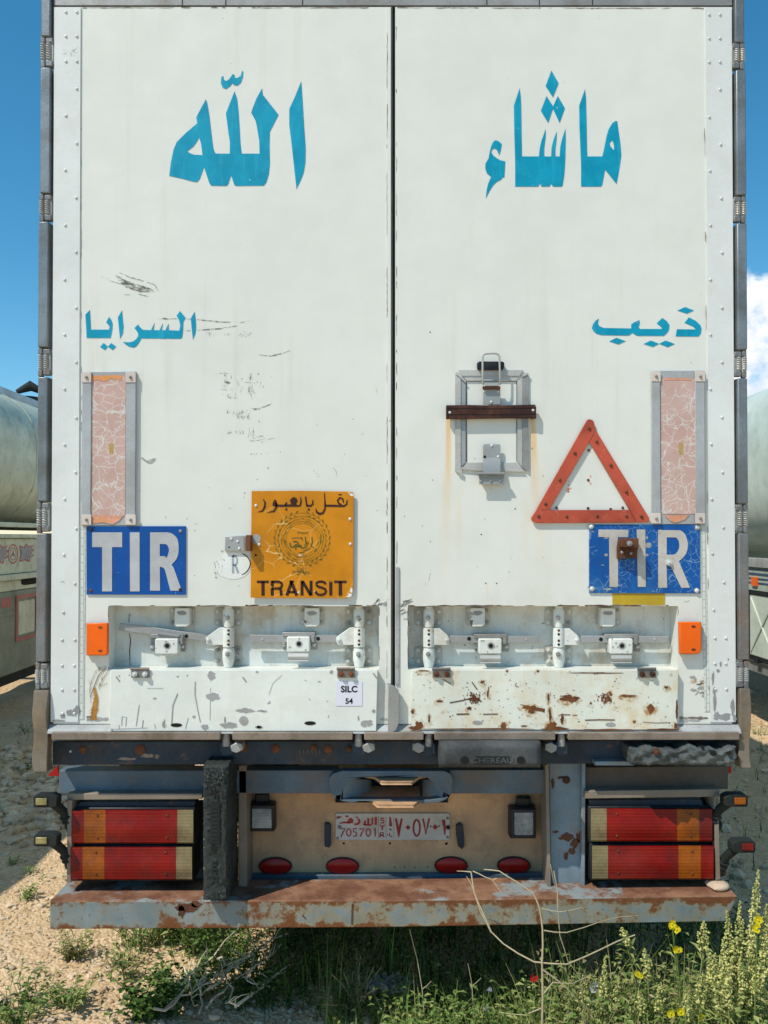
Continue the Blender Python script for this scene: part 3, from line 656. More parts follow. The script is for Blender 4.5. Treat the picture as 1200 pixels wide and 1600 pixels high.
# ---- lock gear in the trays
TB = .0785                                              # tray back
def plate_bolts(m, u0, v0, u1, v1, mat='plate_paint', y=TB - .005, bolt=6.5, inset=5.5):
    r_ = 5; pts = []
    for (cu, cv, a0) in ((u1 - r_, v0 + r_, -90), (u1 - r_, v1 - r_, 0), (u0 + r_, v1 - r_, 90), (u0 + r_, v0 + r_, 180)):
        for k in range(4): a = R(a0 + k * 30); pts.append((cu + r_ * math.cos(a), cv + r_ * math.sin(a)))
    m.prism(pts, y, TB, mat)
    for a in (u0 + inset, u1 - inset):
        for b in (v0 + inset, v1 - inset): m.hexbolt(a, b, y, bolt, 'dull_aluminium' if rnd.random() < .4 else 'rivet_metal')
def bearing(u, du, lug):
    """vertical lock rod: two bearings on bolted plates, clamp sleeve with the handle lug"""
    m = MB()
    plate_bolts(m, u - 22, 950, u + 21, 978); plate_bolts(m, u - 22, 1010, u + 21, 1038)
    yc = TB - .032
    def cyl(v0, v1, r, seg=16): m.tube([V2(u, v0, yc), V2(u, v1, yc)], r * .00233, 'white_paint', seg)
    cyl(947, 1044, 6.2)
    o = m.build('lock_rod', T)
    h = MB()
    h.tube([V2(u, 951, yc), V2(u, 955, yc), V2(u, 971, yc), V2(u, 979, yc)], [.0165, .0205, .0205, .018], 'white_paint', 16)
    h.tube([V2(u, 1012, yc), V2(u, 1018, yc), V2(u, 1030, yc), V2(u, 1042, yc)], [.0185, .0225, .0225, .0165], 'white_paint', 16)
    h.hexbolt(u - 1, 965, yc - .019, 7, 'dull_aluminium'); h.hexbolt(u - 1, 1022, yc - .021, 8, 'dull_aluminium')
    h.build('bearing', o)
    c = MB(); c.tube([V2(u, 980.5, yc), V2(u, 1010.5, yc)], .0215, 'white_paint', 18)
    for v in (985, 991, 1001, 1007): c.hexbolt(u, v, yc - .0195, 4.2, 'rust_brown' if v in (1001, 985) else 'dark_hole', .002)
    c.build('clamp_sleeve', o)
    l = MB(); l.prism(lug, yc - .012, yc + .004, 'white_paint')
    cu = sum(p[0] for p in lug) / len(lug)
    l.hexbolt(u + (cu - u) * 1.35, 1000, yc - .012, 7.5)
    l.build('handle_lug', o, bevel=.002)
    return o
def lug_left(u): return [(u - 7, 980), (u - 15, 981), (u - 30, 992), (u - 36, 996), (u - 35, 1004), (u - 32, 1008), (u - 7, 1008)]
def lug_right(u): return [(u + 7, 982), (u + 17, 982), (u + 29, 992), (u + 33, 999), (u + 32, 1008), (u + 7, 1008)]
bearing(357, 0, lug_left(357)); bearing(561, 0, lug_left(561)); bearing(670, 0, lug_right(670)); bearing(873, 0, lug_right(873))

def handle(pts, wd, label=None, hook=None):
    m = MB(); P = [Vector(p) for p in pts]
    y = TB - .040
    top, bot = [], []
    for i, p in enumerate(P):
        d = (P[min(i + 1, len(P) - 1)] - P[max(i - 1, 0)]).normalized(); nn_ = Vector((-d.y, d.x)) * (wd[i] if isinstance(wd, list) else wd) / 2
        top.append(tuple(p + nn_)); bot.append(tuple(p - nn_))
    m.prism(top + bot[::-1], y, y + .010, 'stainless', back=True)
    o = m.build('lock_handle', T, label, bevel=.002)
    return o
def hole_at(par, u, v, r, y, mat='dark_hole'):
    m = MB(); m.ellipse(u, v, r, r, y, y + .002, mat, 14); return m.build('hole', par)
h1 = handle([(186, 979), (205, 982), (240, 986), (280, 991), (300, 994), (322, 998)], [11, 12, 12, 10, 11, 11], 'lock handle hanging loose at a slant'); hole_at(h1, 291, 994, 3, TB - .0415)
m = MB(); m.prism(zoomed([(500, 345), (640, 368), (640, 380), (500, 362)], 120, 900, 4), TB - .052, TB - .042, 'stainless'); m.build('handle_strap', h1)
h2 = handle([(390, 997.5), (440, 998), (526, 998)], 11); hole_at(h2, 497, 998, 3, TB - .0415)
h3 = handle([(842, 999), (790, 999.5), (703, 999)], 11); hole_at(h3, 733, 998, 3, TB - .0415)
h4 = handle([(1045, 1000), (990, 999), (908, 999)], 11); hole_at(h4, 939, 999, 3, TB - .0415)
for h, u in ((h2, 410), (h3, 822), (h4, 1023)):
    m = MB(); m.ellipse(u, 998.5, 1.8, 1.8, TB - .042, TB - .040, 'bright_metal', 10); m.build('rivet', h)

def keeper(u, w2=12):
    m = MB(); plate_bolts(m, u - 19, 948, u + 20, 977, 'plate_paint', bolt=6)
    m.build('keeper_plate', T)
    k = MB()
    k.prism([(u - w2 + 1, 950), (u + w2 - 1, 950), (u + w2, 953), (u + w2, 976), (u + w2 - 4, 979), (u - w2 + 2, 979), (u - w2, 976)], TB - .045, TB - .006, 'white_paint')
    o = k.build('keeper_block', T, bevel=.0035)
    s_ = MB(); s_.prism(blob(u, 958, 9, 4, 14, .3), TB - .0462, TB - .0452, 'bare_metal_patch'); s_.prism([(u - 6, 956), (u + 7, 957), (u + 5, 960), (u - 6, 959)], TB - .0475, TB - .0455, 'dull_aluminium'); s_.build('latch_tongue', o)
keeper(284); keeper(487); keeper(746); keeper(950)

def catch(u, v, flap=True, w2=18):
    m = MB(); y = TB - .062
    m.pbox(u - w2 - 7, v - 19, u + w2 + 8, v - 13, TB - .046, TB - .002, 'dull_aluminium')
    m.pbox(u - w2 - 6, v - 13, u + w2 + 11, v + 8, TB - .008, TB - .001, 'dull_aluminium')
    for k in (-w2 - 4, w2 + 7): m.hexbolt(u + k, v, TB - .008, 7)
    m.pbox(u + w2 + 2, v - 13, u + w2 + 7, v - 3, TB - .05, TB - .008, 'dull_aluminium')
    o = m.build('handle_catch', T, bevel=.002)
    b = MB(); b.prism([(u - w2 + 1, v - 12), (u + w2 - 1, v - 12), (u + w2, v - 10), (u + w2, v + 10), (u + w2 - 2, v + 12), (u - w2 + 1, v + 12), (u - w2, v + 10), (u - w2, v - 10)], y, TB - .02, 'white_paint')
    c = b.build('catch_block', o, bevel=.004)
    g = MB(); g.ellipse(u + 1, v - 1, 5.5, 5.5, y - .0012, y - .0002, 'bare_metal_patch', 16); g.ellipse(u + 1, v - 1, 3.4, 3.4, y - .0022, y - .0012, 'dark_hole', 14)
    for k in range(5): g.prism(blob(u + rnd.uniform(-14, 14), v + rnd.uniform(-10, 10), rnd.uniform(1, 2.6), rnd.uniform(1, 2.4), 8), y - .001, y - .0002, 'bare_metal_patch')
    g.build('wear_stain', o)
    if flap:
        f = MB(); P0 = [(y - .006, v + 14), (y - .012, v + 19), (y - .004, v + 24), (y - .012, v + 26)]
        vs = []; fs = []
        for yy, vv in P0:
            vs += [V2(u - w2 + 2, vv, yy), V2(u + w2 - 2, vv, yy)]
        vs += [p + Vector((0, .004, 0)) for p in vs]
        K = len(P0)
        for i in range(K - 1):
            fs.append((2 * i, 2 * i + 2, 2 * i + 3, 2 * i + 1)); fs.append((2 * K + 2 * i, 2 * K + 2 * i + 1, 2 * K + 2 * i + 3, 2 * K + 2 * i + 2))
        fs += [(0, 1, 2 * K + 1, 2 * K), (2 * K - 2, 4 * K - 2, 4 * K - 1, 2 * K - 1)]
        f.add(vs, fs, 'bright_metal'); f.build('catch_flap', o, fixn=True)
catch(260, 1010, False); catch(466, 1007); catch(766, 1010); catch(971, 1010)
m = MB(); m.ribbon(zoomed([(330, 235), (324, 290)], 120, 900, 4), 2.5, TB - .001, 'bare_metal_patch'); m.ribbon(zoomed([(328, 355), (336, 400), (330, 470), (333, 560)], 120, 900, 4), 1.6, TB - .001, 'rust_brown', taper=True); m.build('crack', doorL)

# ---- lower flaps
def lower_flap(u0, u1, v0, v1, mat, label):
    m = MB(); m.prism([(u0, v0), (u1, v0), (u1 - 2, v1), (u0, v1)], -.024, -.0006, mat)
    return m.build('tray_flap', T, label, bevel=.0015)
fL = lower_flap(172, 590, 1047.5, 1142, 'flap_chipped', 'white flap with grey paint chips'); fR = lower_flap(643, 1060, 1047.5, 1140, 'flap_rusty', 'white flap with many rust spots')
YF = -.0245
def flap_hinge(u, par, mat, bmat):
    m = MB(); m.pbox(u - 14, 1046.5, u + 14, 1059, -.031, -.0245, mat); m.tube([V2(u - 15, 1045, -.030), V2(u + 14, 1045, -.030)], .005, mat, 8)
    for k in (-8, 8): m.hexbolt(u + k, 1053, -.031, 8.5, bmat, .009)
    m.build('flap_hinge', par)
flap_hinge(219, fL, 'galvanised_rusty', 'rivet_metal'); flap_hinge(541, fL, 'galvanised_rusty', 'rust_brown'); flap_hinge(690, fR, 'galvanised_rusty', 'rust_brown'); flap_hinge(1011, fR, 'galvanised_rusty', 'rust_brown')
m = MB()
for pts, sh in (((275.5, 1133), 9), ((484.5, 1130), 9)): m.ellipse(pts[0], pts[1], sh, 3, YF - .0008, YF, 'dark_hole', 16)
for (u, v, a, b) in [(840, 620, 30, 38), (850, 755, 55, 28), (1055, 842, 70, 18), (950, 935, 70, 22), (800, 945, 32, 22), (1170, 845, 25, 8), (730, 880, 14, 10), (630, 628, 8, 6), (485, 765, 14, 5), (690, 622, 5, 7), (925, 900, 8, 24), (220, 960, 9, 8), (540, 925, 12, 22), (1140, 945, 25, 14)]:
    m.prism(zoomed(blob(u, v, a, b, 22, .5), 120, 900, 4), YF - .0007, YF, 'bare_metal_patch')
for (u, v, a, b) in [(690, 920, 55, 26), (735, 845, 14, 14), (640, 890, 6, 20), (15, 945, 30, 12), (470, 600, 14, 16), (25, 842, 28, 6), (395, 660, 12, 4), (5, 600, 10, 8), (80, 792, 12, 6)]:
    m.prism(zoomed(blob(u, v, a, b, 18, .5), 400, 900, 4), YF - .0007, YF, 'bare_metal_patch')
m.ellipse(380.5, 1126, 7, 7, YF - .0016, YF, 'bare_metal_patch', 18)
for P, wd in [([(630, 735), (600, 810), (592, 935)], 1.6), ([(740, 660), (738, 740), (758, 850), (772, 915)], 1.3), ([(390, 805), (380, 870), (370, 938)], 1.0), ([(415, 900), (408, 950)], 1.0), ([(548, 895), (545, 950)], 1.6),
              ([(280, 880), (310, 882), (305, 940)], 1.0), ([(282, 882), (280, 935)], .9), ([(697, 885), (678, 955)], .9), ([(835, 700), (832, 900)], .7), ([(440, 702), (540, 702)], .7), ([(485, 925), (492, 955)], .8), ([(265, 930), (262, 958)], .8),
              ([(440, 950 - 0), (300, 955), (230, 958)], .7)]:
    m.ribbon(zoomed(P, 120, 900, 4), wd, YF - .0008, 'bare_metal_patch')
for P, wd in [([(160, 620), (105, 670), (80, 740)], .8), ([(330, 765), (340, 780)], 1), ([(90, 780), (70, 800)], .9), ([(300, 650), (315, 655)], .8), ([(455, 870), (450, 885)], .8), ([(440, 785), (450, 780)], .8)]:
    m.ribbon(zoomed(P, 400, 900, 4), wd, YF - .0008, 'bare_metal_patch')
for (u, v) in [(181, 1057), (379, 1058), (583, 1052)]: m.ribbon([(u, v), (u + 6, v + 8)], 2.0, YF - .0009, 'dull_aluminium')
m.build('chip_stain', fL, smooth=False)
# rust patches on the right flap
m = MB(); q = random.Random(11); Zf = lambda P: zoomed(P, 640, 1040, 2.79)
for (u, v, a, b) in [(700, 145, 36, 13), (690, 140, 24, 12), (525, 182, 30, 9), (530, 198, 16, 12), (955, 132, 33, 6), (1050, 185, 19, 15), (1050, 197, 9, 14), (620, 262, 22, 18), (410, 264, 13, 15), (40, 260, 18, 16), (85, 230, 5, 18), (665, 234, 7, 19), (500, 263, 14, 3),
                     (318, 72, 9, 6), (130, 155, 12, 5), (1165, 190, 5, 40), (12, 200, 7, 9), (612, 215, 6, 26), (605, 140, 5, 18), (560, 24, 6, 5), (425, 24, 5, 5), (980, 245, 7, 6), (1160, 262, 8, 12), (800, 32, 105, 3), (60, 22, 22, 3), (20, 272, 26, 8), (1100, 278, 70, 4),
                     (640, 274, 60, 7), (300, 276, 200, 3), (870, 280, 120, 4), (260, 187, 9, 7), (340, 125, 4, 14), (540, 178, 3, 4), (790, 165, 6, 5), (875, 122, 5, 8), (1120, 95, 10, 4)]:
    m.prism(Zf(blob(u, v, a * 1.35, b * 1.35, 22, .55, q)), YF - .0007 - q.random() * .0002, YF, 'rust_orange')
    if a < 60 and b < 30: hp = Zf(blob(u, v + 6, a * 1.5 + 9, b * 1.5 + 12, 22, .3, q)); m.prism(hp, YF - .0004 - q.random() * .0002, YF, 'rust_halo')
m.prism(Zf([(480, 168), (520, 176), (590, 188), (588, 205), (575, 200), (545, 196), (515, 184)]), YF - .001, YF, 'rust_orange')
for c0, su, sv, cnt in (((285, 142), 24, 15, 46), ((855, 142), 20, 15, 40)):
    for k in range(cnt):
        cx_, cy_ = c0[0] + q.gauss(0, su), c0[1] + q.gauss(0, sv)
        near = math.exp(-((cx_ - c0[0]) / su) ** 2 - ((cy_ - c0[1]) / sv) ** 2)
        m.prism(Zf(blob(cx_, cy_, 3 + 13 * near * q.random(), 3 + 13 * near * q.random(), 13, .6, q)), YF - .0007 - q.random() * .0003, YF, 'rust_orange')
    for k in range(14):
        a = R(q.uniform(200, 340)); cx_, cy_ = c0[0] + q.gauss(0, su * .6), c0[1] + q.gauss(0, sv * .6); L2 = q.uniform(10, 26)
        m.ribbon(Zf([(cx_, cy_), (cx_ + L2 * .5 * math.cos(a), cy_ + L2 * .55 * abs(math.sin(a)) + q.uniform(-3, 3)), (cx_ + L2 * math.cos(a + .4), cy_ + L2 * abs(math.sin(a)))]), q.uniform(.6, 1.5), YF - .0012, 'rust_orange', taper=True)
for P, wd in [([(175, 162), (230, 152), (275, 140)], 1.6), ([(272, 72), (295, 105)], 1.6), ([(345, 92), (342, 130)], 1.2), ([(320, 212), (385, 211)], 1.5), ([(205, 212), (260, 211)], 2), ([(765, 238), (830, 236), (895, 237)], 1.7), ([(1015, 246), (1075, 250), (1138, 248)], .9), ([(465, 75), (460, 90), (475, 92)], 1.1),
              ([(655, 214), (700, 214)], 1.3), ([(710, 216), (730, 216)], 1.2), ([(655, 133), (665, 133)], 1.2), ([(145, 60), (180, 80)], 1.2)]:
    m.ribbon(Zf(P), wd, YF - .0011, 'rust_orange')
for k in range(150):
    u, v = q.uniform(10, 1160), q.uniform(25, 270)
    m.prism(Zf(blob(u, v, q.uniform(1.0, 4.5), q.uniform(1.0, 3.0), 7, .4, q)), YF - .0006, YF, 'rust_orange')
for (u, v) in [(746, 1129), (954, 1132)]: m.ellipse(u, v, 8, 3, YF - .0011, YF, 'bare_metal_patch', 16)
m.build('rust_stain', fR, smooth=False)

m = MB(); q = random.Random(77)
def edge_rust(par_m, pts, wd, mat, y=-.0008, n_=1.0):
    for (a, b), (c, d) in zip(pts[:-1], pts[1:]):
        L2 = math.hypot(c - a, d - b); t = 0
        while t < L2:
            seg_ = q.uniform(4, 26)
            if q.random() < .62 * n_:
                e = min(L2, t + seg_); P = [(a + (c - a) * k / L2 + q.uniform(-.5, .5), b + (d - b) * k / L2 + q.uniform(-.5, .5)) for k in (t, (t + e) / 2, e)]
                par_m.ribbon(P, wd * q.uniform(.4, 1.3), y - q.random() * .0003, mat, taper=True)
            t += seg_
for (a, b) in ((170, 592), (638, 1059)):
    edge_rust(m, [(a, 946.5), (b, 946)], 1.8, 'rust_brown'); edge_rust(m, [(a - .5, 948), (a - .5, 1045)], 1.3, 'rust_brown')
    edge_rust(m, [(b + .5, 948), (b + .5, 1045)], 1.0, 'rust_brown', n_=.5)
edge_rust(m, [(605, 20), (604.5, 1060)], 1.2, 'sill_brown', -.0034); edge_rust(m, [(619, 20), (620, 880)], 1.1, 'sill_brown', n_=.5)
edge_rust(m, [(128, 12), (603, 12)], 1.4, 'sill_brown'); edge_rust(m, [(620, 12), (1100, 13)], 1.4, 'sill_brown')
edge_rust(m, [(127, 200), (127, 1100)], .8, 'dull_aluminium', n_=.6); edge_rust(m, [(1101, 200), (1108, 1100)], 1.0, 'rust_brown', -.005, n_=.3)
# big rust run at the lower left corner, torn paint round it
for mat_, w0_, yy_ in (('rust_halo', 9.5, -.0010), ('rust_run', 6.0, -.0016)):
    Lf, Rt = [], []
    for k in range(22):
        t = k / 21; c0_ = 147 + 2.2 * math.sin(t * 5) + 1.5 * t; hw = w0_ * (.35 + .75 * t) * q.uniform(.55, 1.1)
        Lf.append((c0_ - hw, 1074 + 51 * t + q.uniform(-.6, .6))); Rt.append((c0_ + hw, 1074 + 51 * t + q.uniform(-.6, .6)))
    m.prism(Lf + Rt[::-1], yy_, yy_ + .0005, mat_)
for P, wd in [([(166, 1042), (154, 1055), (146, 1075), (141, 1090)], 1.6), ([(170, 1046), (160, 1062), (156, 1072), (168, 1068)], 1.2), ([(166, 1040), (150, 1048), (143, 1064), (140, 1078), (142, 1100)], .8)]: m.ribbon(P, wd, -.0026, 'sill_brown', taper=True)
for k in range(10): m.prism(blob(q.uniform(138, 168), q.uniform(1046, 1080), q.uniform(1, 4), q.uniform(2, 7), 10, .5, q), -.0009 - q.random() * .0003, -.0004, 'rust_halo')
for k in range(14): m.prism(blob(1092 + q.gauss(0, 9), 1072 + q.gauss(0, 9), q.uniform(2, 7), q.uniform(1.5, 5), 12, .5, q), -.0009 - q.random() * .0008, -.0004, 'rust_halo' if k % 3 else 'sill_grey')
# bare metal at the strip feet
for (u, v, a, b) in [(110, 1114, 9, 8), (120, 1110, 6, 9), (98, 1119, 5, 5), (92, 1126, 12, 2.5), (1117, 1095, 3, 20), (1120, 1118, 7, 8), (1132, 1120, 14, 7), (1145, 1105, 4, 18), (1148, 1122, 4, 7), (1126, 1038, 2, 5), (1122, 1048, 3, 3), (1138, 1030, 1.5, 2), (1114, 1060, 2.5, 14), (1116, 1080, 3, 8)]:
    m.prism(blob(u, v, a, b, 18, .5, q), -.0056 - q.random() * .0003, -.0046, 'bare_metal_patch')
for (u, v) in ((98, 1115), (116, 1115)): m.rivet(u, v, -.0058)
for k in range(40): m.prism(blob(q.choice([q.uniform(128, 600), q.uniform(622, 1098)]), q.uniform(700, 940), q.uniform(.5, 1.3), q.uniform(.5, 1.6), 7, .4, q), -.0008, -.0003, 'sill_brown')
for (u0, u1, v) in ((135, 170, 1120), (594, 606, 1120), (1062, 1106, 1122)): edge_rust(m, [(u0, v), (u1, v)], 5, 'sill_brown', -.0009); edge_rust(m, [(u0, v + 4), (u1, v + 4)], 6, 'sill_grey', -.0007)
m.build('rust_stain', doorL, smooth=False)
# ---- paper label
m = MB(); m.prism([(525, 1065), (566, 1065), (566, 1103), (525, 1103)], YF - .0012, YF - .0002, 'paper_label'); lab = m.build('paper_label', T, smooth=False)
def text_mesh(name, body, par, u, v, hpx, mat, y, bold=0.0, sx=1.0, align='CENTER'):
    c = bpy.data.curves.new(name, 'FONT'); c.body = body; c.align_x = align; c.size = 1; c.offset = bold; c.resolution_u = 4
    o = bpy.data.objects.new(name, c); COL.objects.link(o); bpy.context.view_layer.update()
    me = bpy.data.meshes.new_from_object(o.evaluated_get(bpy.context.evaluated_depsgraph_get())); bpy.data.objects.remove(o); bpy.data.curves.remove(c)
    ys = [p.co.y for p in me.vertices]; xs = [p.co.x for p in me.vertices]
    k = hpx * .00233 * (CD + y) / CD / (max(ys) - min(ys)); cx_ = (max(xs) + min(xs)) / 2; b = min(ys)
    x0, z0 = PXm(u, v, y)
    for p in me.vertices: p.co = (x0 + (p.co.x - cx_) * k * sx, y, z0 + (p.co.y - b) * k)
    me.materials.clear(); me.materials.append(MATS[mat])
    o = bpy.data.objects.new(name, me); COL.objects.link(o); o.parent = par
    return o
text_mesh('lettering', 'SILC', lab, 545.5, 1082, 10.5, 'black_print', YF - .0018, .036)
text_mesh('lettering', '54', lab, 545.5, 1100, 9, 'black_print', YF - .0018, .03)

# ---- reflective panels
def reflector_panel(u0, u1, v0, v1, rails, pink, label, foil):
    m = MB(); m.pbox(u0, v0, u1, v1, -.008, -.0006, 'panel_rail')
    o = m.build('reflector_panel', T, label, bevel=.0015)
    p = MB(); p.pbox(pink[0], pink[1], pink[2], pink[3], -.0095, -.0082, 'pink_sheet'); p.build('reflective_sheet', o)
    for a, b in rails:
        r = MB(); r.pbox(a, v0 + 1, b, v1 - 1, -.014, -.0081, 'panel_rail'); r.build('rail', o, bevel=.0015)
        for v in (v0 + 1, v1 - 17):
            c = MB(); c.pbox(a - .5, v, b + .5, v + 16, -.0165, -.0142, 'cream_cap'); c.hexbolt((a + b) / 2, v + 8, -.0165, 5, 'dull_aluminium'); c.build('corner_cap', o, bevel=.001)
    f = MB()
    for pts in foil: f.prism(pts, -.0104, -.0096, 'peach_foil')
    f.build('torn_foil', o)
    z = MB(); uc = (pink[0] + pink[2]) / 2 + 7
    for k in range(5): z.ribbon([(uc - 6 + 2.4 * k * .7, 693 + rnd.uniform(-2, 2)), (uc - 5 + 2 * k * .7, 709 + rnd.uniform(-3, 3))], 1.3, -.0100, 'yellow_paint', taper=True)
    z.build('faded_print', o)
reflector_panel(127.5, 212, 580.5, 821, ((128, 142), (196.5, 211.5)), (142.5, 587, 196, 806), 'pink reflective panel with orange torn foil at its foot',
                [[(143, 587), (190, 586), (190, 594), (172, 591), (165, 596), (150, 594), (143, 595)], [(143, 806), (165, 805), (192, 806), (186, 814), (176, 819), (160, 816), (143, 818)]])
reflector_panel(1018, 1102, 579, 819, ((1018.5, 1032), (1087, 1101.5)), (1032.5, 592, 1086.5, 803), 'pink reflective panel with cracked bare sheet',
                [[(1038, 805), (1077, 804), (1070, 812), (1055, 817), (1046, 813)], [(1038, 590), (1080, 591), (1080, 594), (1038, 594)]])

# ---- TIR plates
def ln(pts, ou, ov, sc): return zoomed(pts, ou, ov, sc)
m = MB(); m.prism(ln([(38, 52), (1165, 52), (1163, 832), (36, 830)], 130, 815, 7.273), -.006, -.0006, 'sign_blue')
tl = m.build('road_transport_plate', T, 'clean dark blue plate', bevel=.001)
m = MB()
for u, v, mm in ((142.5, 828, 'black_plastic'), (282, 830, 'dull_aluminium'), (142, 923, 'rust_brown'), (281.5, 921, 'rust_brown')): m.rivet(u, v, -.006, mm, 5.5)
m.build('screws', tl)
TIRL = [[(102, 122), (443, 122), (443, 290), (327, 290), (327, 793), (215, 793), (215, 290), (102, 290)], [(530, 122), (640, 122), (641, 793), (532, 793)],
        [[(760, 122), (960, 122), (1000, 132), (1030, 150), (1060, 180), (1075, 210), (1083, 255), (1085, 300), (1082, 350), (1075, 390), (1060, 425), (1040, 450), (1003, 490), (1025, 520), (1040, 560), (1075, 660), (1110, 755), (1095, 785), (990, 785), (935, 570), (925, 540), (910, 525), (890, 516), (870, 515), (873, 785), (760, 785)],
         [(870, 255), (930, 255), (950, 262), (962, 278), (971, 300), (975, 320), (972, 345), (965, 370), (950, 412), (925, 393), (870, 393)]]]
lettering(tl, TIRL, 130, 815, 7.273, 'sign_silver', None, -.0075)
m = MB(); m.prism(ln([(38, 30), (1160, 30), (1162, 728), (38, 725)], 915, 815, 6.486), -.006, -.0006, 'sign_blue_faded')
tr = m.build('road_transport_plate', T, 'faded cracked blue plate', bevel=.001)
m = MB()
for u, v in ((924, 823), (1090, 824), (925, 920), (1089, 923)): m.dome(V2(u, v, -.006), .009, .006, 'rivet_metal', 10); m.prism(blob(u, v, 5.5, 5, 12, .35), -.0068, -.006, 'bare_metal_patch')
m.hexbolt(1044, 879, -.0075, 10); m.prism(blob(1013, 852, 5.5, 4.8, 14, .2), -.0068, -.006, 'bare_metal_patch')
for (u, v, a, b) in [(947, 840, 4, 3), (947, 867, 3.5, 3), (1011, 840, 3, 3), (1011, 867, 3.5, 3), (926, 830, 3, 1.2), (1022, 847, 4, 1), (950, 920.5, 10, 2), (1050, 881, 2, 2), (942, 883, 3, 1)]: m.prism(blob(u, v, a, b, 11, .55), -.0067, -.006, 'bare_metal_patch')
m.build('screws', tr)
TIRR = [[(130, 80), (433, 82), (433, 158), (327, 158), (330, 662), (243, 662), (238, 158), (130, 155)], [(518, 80), (605, 80), (610, 662), (530, 662)],
        [[(735, 85), (960, 88), (985, 103), (1010, 130), (1025, 168), (1035, 210), (1036, 250), (1030, 290), (1018, 325), (1000, 350), (975, 378), (945, 400), (1000, 530), (1058, 670), (970, 670), (870, 465), (845, 445), (820, 440), (827, 670), (737, 670)],
         [(822, 160), (915, 160), (932, 176), (945, 200), (950, 230), (950, 260), (940, 290), (925, 315), (910, 328), (890, 335), (822, 335)]]]
lettering(tr, TIRR, 915, 815, 6.486, 'sign_silver_dirty', None, -.0075)
# rusty bracket on it
m = MB(); m.prism([(966, 856), (968, 843), (997, 842), (997, 857), (995, 872), (966, 873)], -.030, -.0077, 'rust_brown')
m.prism([(971, 841), (998, 841), (998, 856), (971, 855)], -.058, -.0305, 'rust_brown')
bk = m.build('bracket', T, 'rusty bracket screwed over the plate', bevel=.002)
m = MB(); m.hexbolt(983, 849, -.058, 9, 'dull_aluminium'); m.rivet(972, 863, -.030, 'dull_aluminium', 5); m.rivet(986, 864.5, -.030, 'dull_aluminium', 5); m.build('bolts', bk)
m = MB(); m.prism([(957, 926), (1039, 926), (1039, 945), (1020, 946), (1000, 944.5), (975, 945.5), (957, 944)], -.0018, -.0004, 'yellow_paint'); m.build('yellow_patch', doorR, smooth=False)

# ---- marker lamps
def marker(pts, label):
    m = MB(); m.prism(pts, -.014, -.0006, 'black_plastic'); o = m.build('marker_lamp', T, label)
    cu = sum(p[0] for p in pts) / len(pts); cv = sum(p[1] for p in pts) / len(pts)
    l = MB(); ip = [(cu + (u - cu) * 1.0, cv + (v - cv) * 1.0) for u, v in pts]
    l.prism(ip, -.030, -.0142, 'orange_plastic'); l.build('lens', o, bevel=.003)
    b = MB(); top = min(p[1] for p in pts) + 7; bt = max(p[1] for p in pts) - 7
    for v in (top, bt): b.ellipse(cu, v, 3.4, 1.8, -.0312, -.0302, 'rust_brown', 12)
    b.build('screws', o)
marker([(135, 974), (167, 973.5), (168, 976), (168, 1021), (166, 1024), (135, 1024)], None)
marker([(1062, 972), (1095, 972), (1096, 975), (1096, 1015), (1091, 1022), (1063, 1022)], 'orange marker lamp with a chipped corner')

# ---- warning triangle
def tri_pts():
    m = MB(); y0, y1 = -.0115, -.007; Zt = lambda P: zoomed(P, 820, 645, 5.854)
    t = MATS
    m.prism(Zt([(565, 72), (575, 62), (595, 58), (618, 65), (632, 80), (653, 162), (590, 265), (225, 888), (105, 888)]), y0, y1, 'triangle_red', back=True)
    m.prism(Zt([(655, 165), (1138, 960), (1142, 985), (1130, 1000), (1020, 1003), (960, 888), (592, 265)]), y0 + .001, y1, 'triangle_red', back=True)
    m.prism(Zt([(104, 890), (958, 888), (1018, 1004), (110, 1008), (70, 995), (57, 970), (66, 948)]), y0 - .001, y1, 'triangle_red', back=True)
    o = m.build('warning_triangle', T, 'red reflective triangle with a bare middle', bevel=.0015)
    s_ = MB()
    for u, v in ((590, 145), (458, 370), (318, 612), (190, 833), (657, 262), (788, 480), (930, 723), (1068, 948), (127, 948), (383, 948), (662, 945), (930, 945)):
        (a, b), = Zt([(u, v)]); s_.rivet(a, b, y0 - .001, 'rust_brown', 5.2); s_.rivet(a, b, y0 - .0026, 'dull_aluminium', 2.6)
    s_.build('screws', o)
    r_ = MB()
    for u, v in ((600, 200), (200, 930), (1000, 930)):
        (a, b), = Zt([(u, v)]); r_.ellipse(a, b, 5, 5, -.0069, -.0005, 'dull_aluminium', 10)
    r_.build('spacer', o)
    h_ = MB()
    for u, v in ((585, 343), (580, 615), (290, 868), (578, 873), (895, 868), (785, 882)):
        (a, b), = Zt([(u, v)]); h_.rivet(a, b, -.0005, 'rust_brown', 4.5)
    for k in range(12):
        (a, b), = Zt([(398 + rnd.gauss(0, 10), 685 + rnd.gauss(0, 28))]); h_.prism(blob(a, b, rnd.uniform(.8, 2.4), rnd.uniform(.8, 2.2), 9, .5), -.0011, -.0004, 'peach_foil')
    for u, v in ((600, 578), (602, 645)):
        (a, b), = Zt([(u, v)]); h_.prism(blob(a, b, 1.4, 2.8, 9, .5), -.0011, -.0004, 'peach_foil')
    h_.build('old_screws', doorR)
tri_pts()

